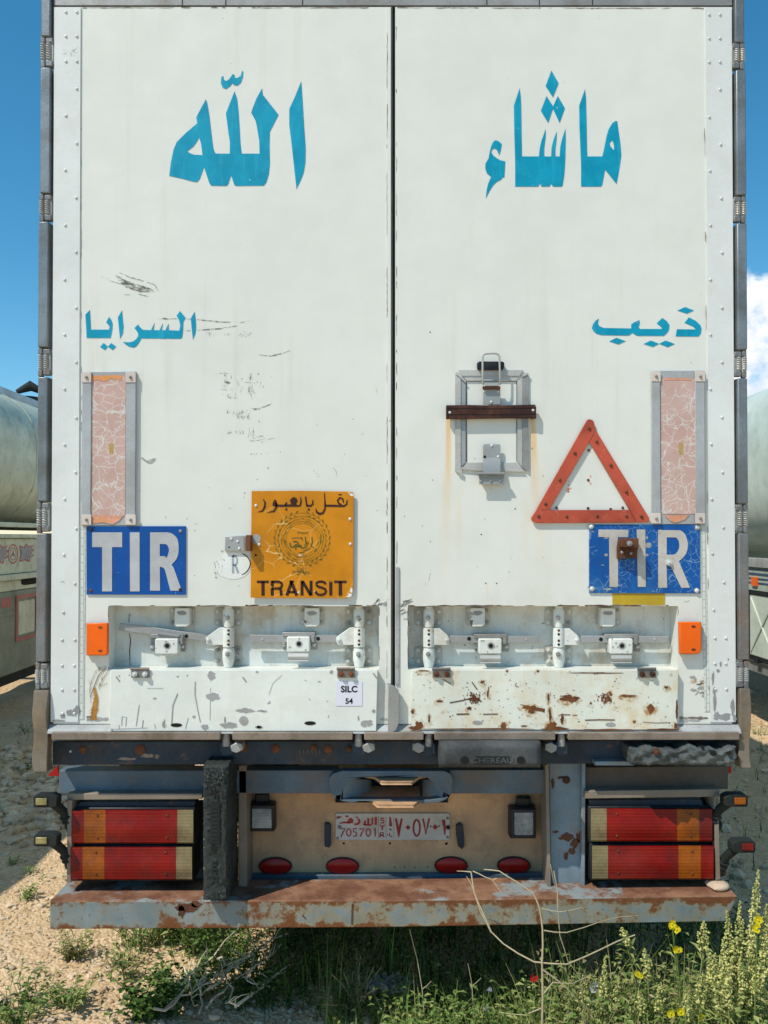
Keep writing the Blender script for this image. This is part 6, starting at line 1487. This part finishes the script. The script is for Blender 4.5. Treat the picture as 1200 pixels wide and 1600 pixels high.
leafm('petal_red', (0.62, 0.012, 0.012), (0.72, 0.02, 0.015)); leafm('petal_white', (0.66, 0.66, 0.72), (0.8, 0.8, 0.82)); leafm('petal_mauve', (0.28, 0.24, 0.52), (0.40, 0.36, 0.62)); leafm('stem_pale', (0.46, 0.37, 0.22), (0.56, 0.47, 0.31), .05)
paint('twig_bark', (0.66, 0.57, 0.43), .8, .2, bump=.4); paint('twig_dark', (0.15, 0.10, 0.06), .8, .2)
q = random.Random(17)
def blade(m, x, y, z, h, wd, lean, az, mat, seg=4):
    dx, dy = math.cos(az), math.sin(az); px, py = -dy * wd / 2, dx * wd / 2; vs = []
    for i in range(seg + 1):
        t = i / seg; o_ = lean * t * t; zz = z + h * t * (1 - .25 * lean / max(h, .01) * t); w_ = (1 - t ** 1.6)
        vs += [(x + dx * o_ + px * w_, y + dy * o_ + py * w_, zz), (x + dx * o_ - px * w_, y + dy * o_ - py * w_, zz)]
    m.add(vs, [(2 * i, 2 * i + 1, 2 * i + 3, 2 * i + 2) for i in range(seg)], mat)
def leaf(m, p, d, L, wd, mat, droop=.3):
    p = Vector(p); d = Vector(d).normalized(); s_ = d.cross(Vector((0, 0, 1)));
    if s_.length < .05: s_ = Vector((1, 0, 0))
    s_.normalize(); s_ = (s_ + Vector((0, 0, q.uniform(-.4, .4)))).normalized()
    a = p + d * L * .5 + s_ * wd / 2; b = p + d * L * .5 - s_ * wd / 2; c = p + d * L - Vector((0, 0, L * droop))
    mid = p + d * L * .5 - Vector((0, 0, wd * .25))
    m.add([p, a, mid, b, c], [(0, 1, 2), (0, 2, 3), (1, 4, 2), (2, 4, 3)], mat)
def stem_pts(x, y, z, h, lean, az, k=7, wob=.01):
    return [Vector((x + math.cos(az) * lean * (i / (k - 1)) ** 1.6 + q.gauss(0, wob) * (i > 0), y + math.sin(az) * lean * (i / (k - 1)) ** 1.6 + q.gauss(0, wob) * (i > 0), z + h * i / (k - 1))) for i in range(k)]
def along(P, t):
    f = t * (len(P) - 1); i = min(int(f), len(P) - 2); return P[i].lerp(P[i + 1], f - i)

# grass and ground cover: denser under and right of the bumper
m = MB(); q = random.Random(31)
def cover(n_, fx, fy, hmin, hmax, mats, wd=.005, leafy=.3):
    for _ in range(n_):
        x, y = fx(), fy(); z = gh(x, y) - .005; h = q.uniform(hmin, hmax)
        if q.random() < leafy:
            P = stem_pts(x, y, z, h * .8, h * .3, q.uniform(0, 6.28), 4, .004)
            for t in (.25, .4, .55, .7, .85, 1):
                a = q.uniform(0, 6.28); leaf(m, along(P, t), (math.cos(a), math.sin(a), q.uniform(.1, .9)), q.uniform(.018, .04), q.uniform(.007, .016), q.choice(mats))
        else:
            for _2 in range(3): blade(m, x + q.gauss(0, .012), y + q.gauss(0, .012), z, h * q.uniform(.5, 1.1), wd * q.uniform(.6, 1.2), h * q.uniform(.1, .7), q.uniform(0, 6.28), q.choice(mats))
U = q.uniform; G_ = q.gauss
cover(1500, lambda: U(-.25, 1.7), lambda: U(-.25, .5), .06, .2, ['leaf_dark', 'leaf_mid', 'leaf_mid', 'leaf_olive'])
cover(3000, lambda: U(-.32, 1.7), lambda: U(.25, 2.4), .10, .40, ['leaf_dark', 'leaf_dark', 'leaf_mid'], .007, .6)
cover(1300, lambda: U(.4, 1.55), lambda: U(-.5, .1), .15, .42, ['leaf_mid', 'leaf_olive', 'leaf_olive', 'leaf_mid'], .006, .35)
cover(900, lambda: U(.62, 1.5), lambda: U(-.4, .02), .25, .5, ['leaf_olive', 'leaf_mid', 'leaf_olive'], .006, .55)
cover(900, lambda: -.32 - abs(G_(0, .22)), lambda: U(.45, 2.3), .06, .3, ['leaf_dark', 'leaf_dark', 'leaf_mid'], .006, .6)
cover(500, lambda: U(1.0, 1.6), lambda: U(-.42, -.1), .4, .68, ['leaf_olive', 'leaf_mid', 'leaf_olive'], .006, .7)
cover(900, lambda: U(0, .9), lambda: U(-.12, .16), .18, .33, ['leaf_olive', 'leaf_mid', 'leaf_mid'], .005, .6)
cover(1500, lambda: U(.5, 1.6), lambda: U(-.38, .03), .3, .56, ['leaf_olive', 'leaf_mid', 'leaf_olive', 'leaf_dry'], .006, .6)
cover(500, lambda: U(-.1, .9), lambda: U(-.1, .35), .03, .12, ['leaf_olive', 'leaf_mid', 'leaf_dry'], .004, .2)
cover(240, lambda: U(1.4, 3.4), lambda: U(1.5, 6), .05, .2, ['leaf_dark', 'leaf_mid'], .006)
cover(60, lambda: U(-3.6, -2.2), lambda: U(2.5, 6), .03, .12, ['leaf_dark', 'leaf_mid'], .006)
cover(90, lambda: U(-2.2, -.5), lambda: U(.3, 3.0), .02, .07, ['leaf_mid', 'leaf_olive', 'leaf_dry'], .004)
o = m.build('grass', smooth=False); o['kind'] = 'stuff'; o['label'] = 'green grass and low ground cover under the rear bumper'

def weed(u, v, label, n_, h, rad, mats, wd=.005, leafy=.5, name='weed', lw=.014, group=None):
    x, y = Gp(u, v); m = MB(); z0 = gh(x, y)
    for _ in range(n_):
        a = q.uniform(0, 6.28); rr = rad * math.sqrt(q.random()) * .45; hh = h * q.uniform(.5, 1.1)
        bx, by = rr * math.cos(a), rr * math.sin(a)
        if q.random() < leafy:
            P = stem_pts(bx, by, 0, hh, rad * q.uniform(.1, .7), a + q.gauss(0, .5), 6, .006); m.tube(P, [.0022 - .0002 * i for i in range(6)], mats[0], 4)
            for k in range(12):
                t = .12 + .88 * k / 11; b = q.uniform(0, 6.28); leaf(m, along(P, t), (math.cos(b), math.sin(b), q.uniform(0, .9)), q.uniform(.02, .05), lw * q.uniform(.6, 1.3), q.choice(mats))
        else: blade(m, bx, by, 0, hh, wd * q.uniform(.7, 1.3), rad * q.uniform(.2, 1), a + q.gauss(0, .4), q.choice(mats), 5)
    o = m.build(name, smooth=False); o.location = (x, y, z0 - .004); tag(o, label, 'weed', group); return o
weed(20, 1590, 'bushy green weed in the bottom left corner of the gravel', 57, .15, .22, ['leaf_mid', 'leaf_olive', 'leaf_dark'])
weed(105, 1570, 'low olive weed, second from the bottom left corner', 30, .10, .13, ['leaf_olive', 'leaf_mid'])
weed(222, 1470, 'tall thin weed clump just below the left part of the bumper', 64, .24, .2, ['leaf_mid', 'leaf_olive'], .005, .45)
weed(235, 1572, 'broad dark leafy weed on the gravel left of the dry branches', 49, .13, .2, ['leaf_dark', 'leaf_mid'], .005, .85, lw=.026)
weed(300, 1478, 'dense green weed under the bumper beside the tall buffer', 83, .30, .22, ['leaf_mid', 'leaf_dark', 'leaf_olive'])
weed(268, 1462, 'upright weed below the bumper, left of the dense one by the buffer', 50, .22, .2, ['leaf_mid', 'leaf_olive', 'leaf_mid'])
weed(196, 1512, 'pale wispy weed on the gravel between two leafier ones', 34, .14, .2, ['leaf_olive', 'leaf_mid', 'leaf_dry'], .004, .4)
weed(290, 1545, 'leafy green weed in the sun just left of the branch tangle', 44, .15, .2, ['leaf_mid', 'leaf_dark', 'leaf_mid'], .005, .75, lw=.02)
weed(352, 1500, 'loose green weed at the edge of the shadow under the bumper', 49, .24, .2, ['leaf_mid', 'leaf_dark'])
weed(112, 1492, 'thin yellowish weed on the gravel below the bumper corner', 26, .14, .10, ['leaf_olive', 'leaf_dry'])
weed(36, 1408, 'small lone green tuft near the left edge of the gravel', 17, .08, .07, ['leaf_mid', 'leaf_olive'], .004, .3)
weed(57, 1358, 'tiny spiky tuft on the sunlit gravel below the side lamps', 8, .07, .07, ['leaf_mid'], .005, .1)
weed(22, 1350, 'tiny dull tuft on sunlit gravel nearest the shade', 6, .05, .05, ['leaf_olive'], .004, .2)
weed(400, 1560, 'dark weed in the shade among the dry branches', 45, .18, .2, ['leaf_dark', 'leaf_mid'], .005, .6)
weed(40, 1215, 'dark tuft in the shaded stones by the hinge post foot', 10, .13, .12, ['leaf_dark'], .006, .4)
weed(42, 1150, 'dim tuft farther back in the shade of the left tanker', 10, .14, .14, ['leaf_dark'], .006, .4)
weed(1185, 1150, 'small sunlit tuft behind the trailer near the right tanker', 10, .13, .12, ['leaf_mid', 'leaf_olive'], .006, .4)

# thistle-like dry weed at the bottom middle
x, y = Gp(560, 1590); m = MB(); q = random.Random(8)
for k in range(22):
    a = q.uniform(0, 6.28); P = stem_pts(0, 0, 0, q.uniform(.08, .22), q.uniform(.05, .22), a, 5, .006); m.tube(P, .0016, 'stem_pale', 4)
    for j in range(9): b = q.uniform(0, 6.28); leaf(m, along(P, q.uniform(.2, 1)), (math.cos(b), math.sin(b), q.uniform(-.1, .8)), q.uniform(.015, .04), .006, q.choice(['leaf_dry', 'leaf_dry', 'leaf_olive']))
o = m.build('thistle', smooth=False); o.location = (x, y, 0); tag(o, 'dry spiny thistle with pale leaves at the bottom middle of the photo', 'weed')

# mignonette with tall yellow green spikes at the right, standing in front of the bumper end
def mignonette(x, y, tips, label, group):
    m = MB(); f = MB()
    for (tx, ty, tz, sp_) in tips:
        P = []
        for i in range(8): t_ = i / 7; P.append(Vector((tx * t_ ** 1.3 + q.gauss(0, .006) * (0 < i < 7), ty * t_ ** 1.3, tz * t_)))
        m.tube(P, [.0042 - .0004 * i for i in range(8)], 'leaf_olive', 5)
        for k in range(int(95 * tz)):
            t_ = q.uniform(.05, 1 - sp_ * .9); b = q.uniform(0, 6.28); leaf(m, along(P, t_), (math.cos(b), math.sin(b), q.uniform(.2, 1.1)), q.uniform(.035, .09), q.uniform(.006, .014), q.choice(['leaf_mid', 'leaf_olive', 'leaf_olive']))
        cnt = int(330 * sp_ * tz / .35)
        for k in range(cnt):
            t_ = 1 - sp_ * (k / cnt); c = along(P, t_); rr = .0022 + .0140 * min(1, (1 - t_) / sp_ * 2.2) * (1 - .25 * (1 - t_) / sp_)
            a = q.uniform(0, 6.28); c = c + Vector((math.cos(a), math.sin(a), .25)) * rr * q.uniform(.35, 1.25); s_ = .0018 + .0026 * min(1, (1 - t_) / sp_ * 2)
            vs = [c + Vector(d) * s_ * q.uniform(.5, 1.7) for d in ((1, 0, 0), (0, 1, 0), (-1, 0, 0), (0, -1, 0), (0, 0, 1.2), (0, 0, -1))]
            f.add(vs, [(0, 1, 4), (1, 2, 4), (2, 3, 4), (3, 0, 4), (1, 0, 5), (2, 1, 5), (3, 2, 5), (0, 3, 5)], q.choice(['spike_yellow', 'spike_yellow', 'leaf_olive']))
    o = m.build('mignonette', smooth=False); o.location = (x, y, 0); tag(o, label, 'wildflower', group)
    ff_ = f.build('flower_spike', o, smooth=False)
    return o
def at(u, v, y): x, z = PXm(u, v, y); return x, z
q = random.Random(12)
def tips_at(x, y, pts):
    out = []
    for u, v, sp_ in pts: a, z = at(u, v, y); out.append((a - x, q.uniform(-.06, .06), z, sp_))
    return out
yb_ = -.36; bx_ = at(1150, 1600, yb_)[0]
mignonette(bx_, yb_, tips_at(bx_, yb_, [(1184, 1358, .32), (1160, 1412, .34), (1140, 1428, .34), (1192, 1440, .3), (1118, 1455, .32), (1172, 1470, .3), (1150, 1490, .3), (1196, 1500, .35), (1130, 1500, .32), (1200, 1415, .3), (1105, 1480, .3)]), 'tall bushy mignonette with yellow green spikes at the right edge of the photo', 'mignonette plants in front of the bumper')
bx_ = at(1020, 1600, -.2)[0]
mignonette(bx_, -.2, tips_at(bx_, -.2, [(1005, 1479, .17), (1024, 1522, .22), (992, 1537, .2), (1040, 1545, .2), (978, 1458, .10)]), 'slender mignonette with five spikes left of the tall bushy one', 'mignonette plants in front of the bumper')
bx_ = at(935, 1600, -.12)[0]
mignonette(bx_, -.12, tips_at(bx_, -.12, [(939, 1484, .5), (912, 1524, .45), (963, 1520, .4), (955, 1545, .4)]), 'short mignonette beside the small white flowers', 'mignonette plants in front of the bumper')
bx_ = at(1080, 1600, -.28)[0]
mignonette(bx_, -.28, tips_at(bx_, -.28, [(1108, 1449, .14), (1092, 1512, .2), (1120, 1492, .22), (1070, 1550, .2), (1126, 1530, .25)]), 'leafy mignonette between the slender and the tall bushy one', 'mignonette plants in front of the bumper')

def flower(u, v, y, mat, label, size=.016, kind='wildflower', petals=5, name='wildflower', lean=.05, heads=1):
    x, z = at(u, v, y); b = x + q.uniform(-lean, lean); m = MB()
    P = stem_pts(b, y, 0, z, 0, 0, 7, .004); P = [Vector((b + (x - b) * (i / 6) ** 1.5, y, z * i / 6)) for i in range(7)]; m.tube(P, .0018, 'leaf_mid', 5)
    for k in range(12): t_ = q.uniform(.1, .85); a = q.uniform(0, 6.28); leaf(m, along(P, t_), (math.cos(a), math.sin(a), .7), q.uniform(.02, .05), .008, q.choice(['leaf_mid', 'leaf_olive']))
    fo = MB()
    for hd in range(heads):
        c = P[-1] + (Vector((0, 0, 0)) if hd == 0 else Vector((q.gauss(0, size * .9), q.gauss(0, size * .5), q.uniform(-size * 1.5, size * .4))))
        if hd: m.tube([along(P, .9), c], .001, 'leaf_mid', 4)
        for k in range(petals):
            a = 2 * math.pi * k / petals + q.random(); d = Vector((math.cos(a), -.35, math.sin(a))); s_ = d.cross(Vector((0, 1, 0))).normalized() * size * .55
            fo.add([c, c + d * size * .6 + s_, c + d * size, c + d * size * .6 - s_], [(0, 1, 2), (0, 2, 3)], mat)
        fo.dome(c + Vector((0, -.002, 0)), size * .25, size * .3, 'petal_yellow' if mat != 'petal_red' else 'twig_dark', 6, 2)
    o = m.build(name, smooth=False); tag(o, label, kind); h_ = fo.build('flower_head', o, smooth=False); return o
q = random.Random(23)
flower(1050, 1443, -.25, 'petal_yellow', 'yellow mustard flower below the right end of the bumper, topmost of the yellow ones', .015, heads=3)
flower(1056, 1483, -.25, 'petal_yellow', 'yellow mustard flower just under the topmost yellow one', .014, heads=2)
flower(1184, 1437, -.42, 'petal_yellow', 'yellow flower among the tall spikes at the right edge', .016, heads=2)
flower(995, 1520, -.2, 'petal_yellow', 'small yellow flower near the white flowers', .012, heads=2)
flower(1063, 1580, -.3, 'petal_yellow', 'large yellow flower low down at the bottom right', .015, heads=2)
flower(1095, 1589, -.3, 'petal_yellow', 'small yellow flower lowest at the bottom right', .013)
flower(834, 1527, -.02, 'petal_red', 'single red poppy in the grass below the bumper', .016, petals=4, name='poppy')
flower(929, 1538, -.1, 'petal_white', 'cluster of small white flowers, upper of two', .013, heads=3)
flower(926, 1565, -.1, 'petal_white', 'small white flower, lower of two', .014)
flower(765, 1545, .03, 'petal_mauve', 'small mauve flower left of the poppy, upper of two', .010)
flower(760, 1575, .03, 'petal_mauve', 'small mauve flower left of the poppy, lower of two', .011)

# dry stalk arching in front of the bumper
m = MB(); y = -.16
def stalk(pts, r0, r1, yy=None, mat='stem_pale'):
    K = len(pts); P = []
    for i in range(K - 1):
        for t_ in (0, .5): P.append(V2(pts[i][0] + (pts[i + 1][0] - pts[i][0]) * t_ + q.uniform(-.6, .6), pts[i][1] + (pts[i + 1][1] - pts[i][1]) * t_ + q.uniform(-.6, .6), (yy if yy is not None else y)))
    P.append(V2(*pts[-1], yy if yy is not None else y)); m.tube(P, [r0 + (r1 - r0) * i / (len(P) - 1) for i in range(len(P))], mat, 6)
stalk([(842, 1590), (843, 1540), (842, 1490), (843, 1440), (838, 1405), (828, 1385), (805, 1372), (780, 1360), (757, 1362)], .0038, .0018)
stalk([(1000, 1474), (940, 1485), (880, 1494), (830, 1490), (785, 1472), (768, 1458), (755, 1430), (742, 1400), (738, 1370)], .0028, .0024)
stalk([(738, 1370), (716, 1371)], .0022, .0012); stalk([(740, 1368), (760, 1374), (770, 1376), (782, 1392)], .0022, .0012); stalk([(770, 1376), (776, 1372)], .0016, .001); stalk([(768, 1458), (752, 1430), (741, 1395), (731, 1378)], .002, .0012)
stalk([(860, 1350), (866, 1380), (866, 1410), (870, 1450), (882, 1490), (900, 1515), (912, 1530)], .0022, .0014, -.12); stalk([(855, 1340), (862, 1375)], .0016, .001, -.12)
stalk([(842, 1408), (870, 1413), (905, 1412), (922, 1424)], .002, .001); stalk([(845, 1441), (880, 1446), (940, 1441), (1005, 1443)], .0022, .001)
stalk([(842, 1540), (858, 1520), (890, 1525), (920, 1520)], .002, .001); stalk([(843, 1500), (880, 1530), (905, 1560), (935, 1590)], .0026, .0016)
stalk([(842, 1560), (815, 1575), (780, 1580)], .002, .001); stalk([(843, 1425), (838, 1400), (860, 1418)], .0012, .0008, None, 'twig_dark'); stalk([(880, 1410), (890, 1440)], .0012, .0008, None, 'twig_dark')
m.v = [(a, b + .06 * math.sin(a * 9) * (1 if c > .1 else 0), c) for a, b, c in m.v]
o = m.build('dry_stalk'); tag(o, 'pale dry branching stalk arching in front of the rusty bumper', 'dry plant')
for nm, pts, lab in (('a', [(663, 1590), (660, 1545), (652, 1500), (640, 1452)], 'thin straight dry stalk in the dark under the bumper, left of the arching one'), ('b', [(740, 1590), (738, 1540), (731, 1505)], 'short dry stalk leaning under the bumper near the mauve flowers')):
    m = MB(); stalk(pts, .0022, .0012, .08); stalk([(pts[1][0], pts[1][1]), (pts[1][0] + 14, pts[1][1] - 12)], .0014, .0008, .08); o = m.build('dry_stalk'); tag(o, lab, 'dry plant')

# dead branches lying on the ground in the shadow edge
m = MB(); q = random.Random(14)
def branch(p0, p1, r0, r1, lift, depth=0, mat='twig_bark'):
    a, b = Gp(*p0), Gp(*p1); K = 7; P = []
    for i in range(K):
        t_ = i / (K - 1); x = a[0] + (b[0] - a[0]) * t_ + q.gauss(0, .008); y_ = a[1] + (b[1] - a[1]) * t_ + q.gauss(0, .012)
        P.append(Vector((x, y_, gh(x, y_) + .012 + lift[0] + (lift[1] - lift[0]) * t_ + q.gauss(0, .004))))
    m.tube(P, [r0 + (r1 - r0) * i / (K - 1) for i in range(K)], mat, 6)
    return P
for p0, p1, r0, l in [((300, 1562), (450, 1512), .006, (0, .05)), ((330, 1570), (400, 1530), .004, (.02, .06)), ((260, 1590), (392, 1494), .0035, (0, .12)), ((370, 1590), (450, 1552), .005, (.01, .02)), ((290, 1545), (300, 1600), .003, (.05, 0)),
                      ((340, 1540), (372, 1600), .004, (.06, 0)), ((345, 1535), (352, 1570), .003, (.07, .02)), ((355, 1555), (420, 1578), .003, (.04, .01)), ((270, 1575), (325, 1540), .003, (0, .07)), ((240, 1600), (330, 1575), .004, (0, .02)),
                      ((320, 1590), (360, 1575), .004, (0, .01)), ((395, 1545), (402, 1530), .0025, (.05, .08)), ((380, 1560), (440, 1530), .003, (.03, .06)), ((310, 1600), (318, 1560), .003, (0, .05))]:
    P = branch(p0, p1, r0 * 1.5, r0 * .5, (l[0] + .05, l[1] + .09))
    for k in range(q.randint(2, 5)):
        c = along(P, q.uniform(.3, .95)); d = Vector((q.gauss(0, 1), q.gauss(0, .6), q.uniform(.0, 1))).normalized() * q.uniform(.04, .12); m.tube([c, c + d * .5 + Vector((0, 0, .01)), c + d], [.002, .0016, .0008], 'twig_bark', 4)
o = m.build('dead_branch'); tag(o, 'tangle of dead bare branches lying at the shadow edge under the bumper', 'branch')

# crumpled plastic film caught in the grass
m = MB(); q = random.Random(2); n = new_mat('plastic_film'); fin(n, (0.42, 0.39, 0.33), .3, alpha=.55)
gx_, gy_ = Gp(612, 1568); K = 14; vs = []
for j in range(K):
    for i in range(K): vs.append(((i / K - .5) * .24 * (1 - .5 * abs(j / K - .5)) + q.gauss(0, .006), (j / K - .5) * .09 - .05 + q.gauss(0, .006), .09 + .045 * abs(math.sin(i * .9 + j * .5)) * q.random() + .015 * j / K))
m.add(vs, [(j * K + i, j * K + i + 1, (j + 1) * K + i + 1, (j + 1) * K + i) for j in range(K - 1) for i in range(K - 1)], 'plastic_film'); m.v = [(x + gx_, y_ + gy_, z) for x, y_, z in m.v]
o = m.build('plastic_film'); tag(o, 'crumpled pale plastic film caught in the grass under the bumper', 'litter')
for u, v, s_, lab in ((633, 1594, .03, 'pale stone half hidden in grass at the bottom middle'), (522 + 292, 1596, .022, 'small white stone at the bottom edge below the poppy'), (335, 1592, .02, 'grey brown stone beside the dead branches')):
    x, y_ = Gp(u, v); o = stone_mesh('stone', (x, y_, s_ * .5), s_ * 1.3, s_, s_ * .7, 'stone_pale', int(u)); tag(o, lab, 'stone')
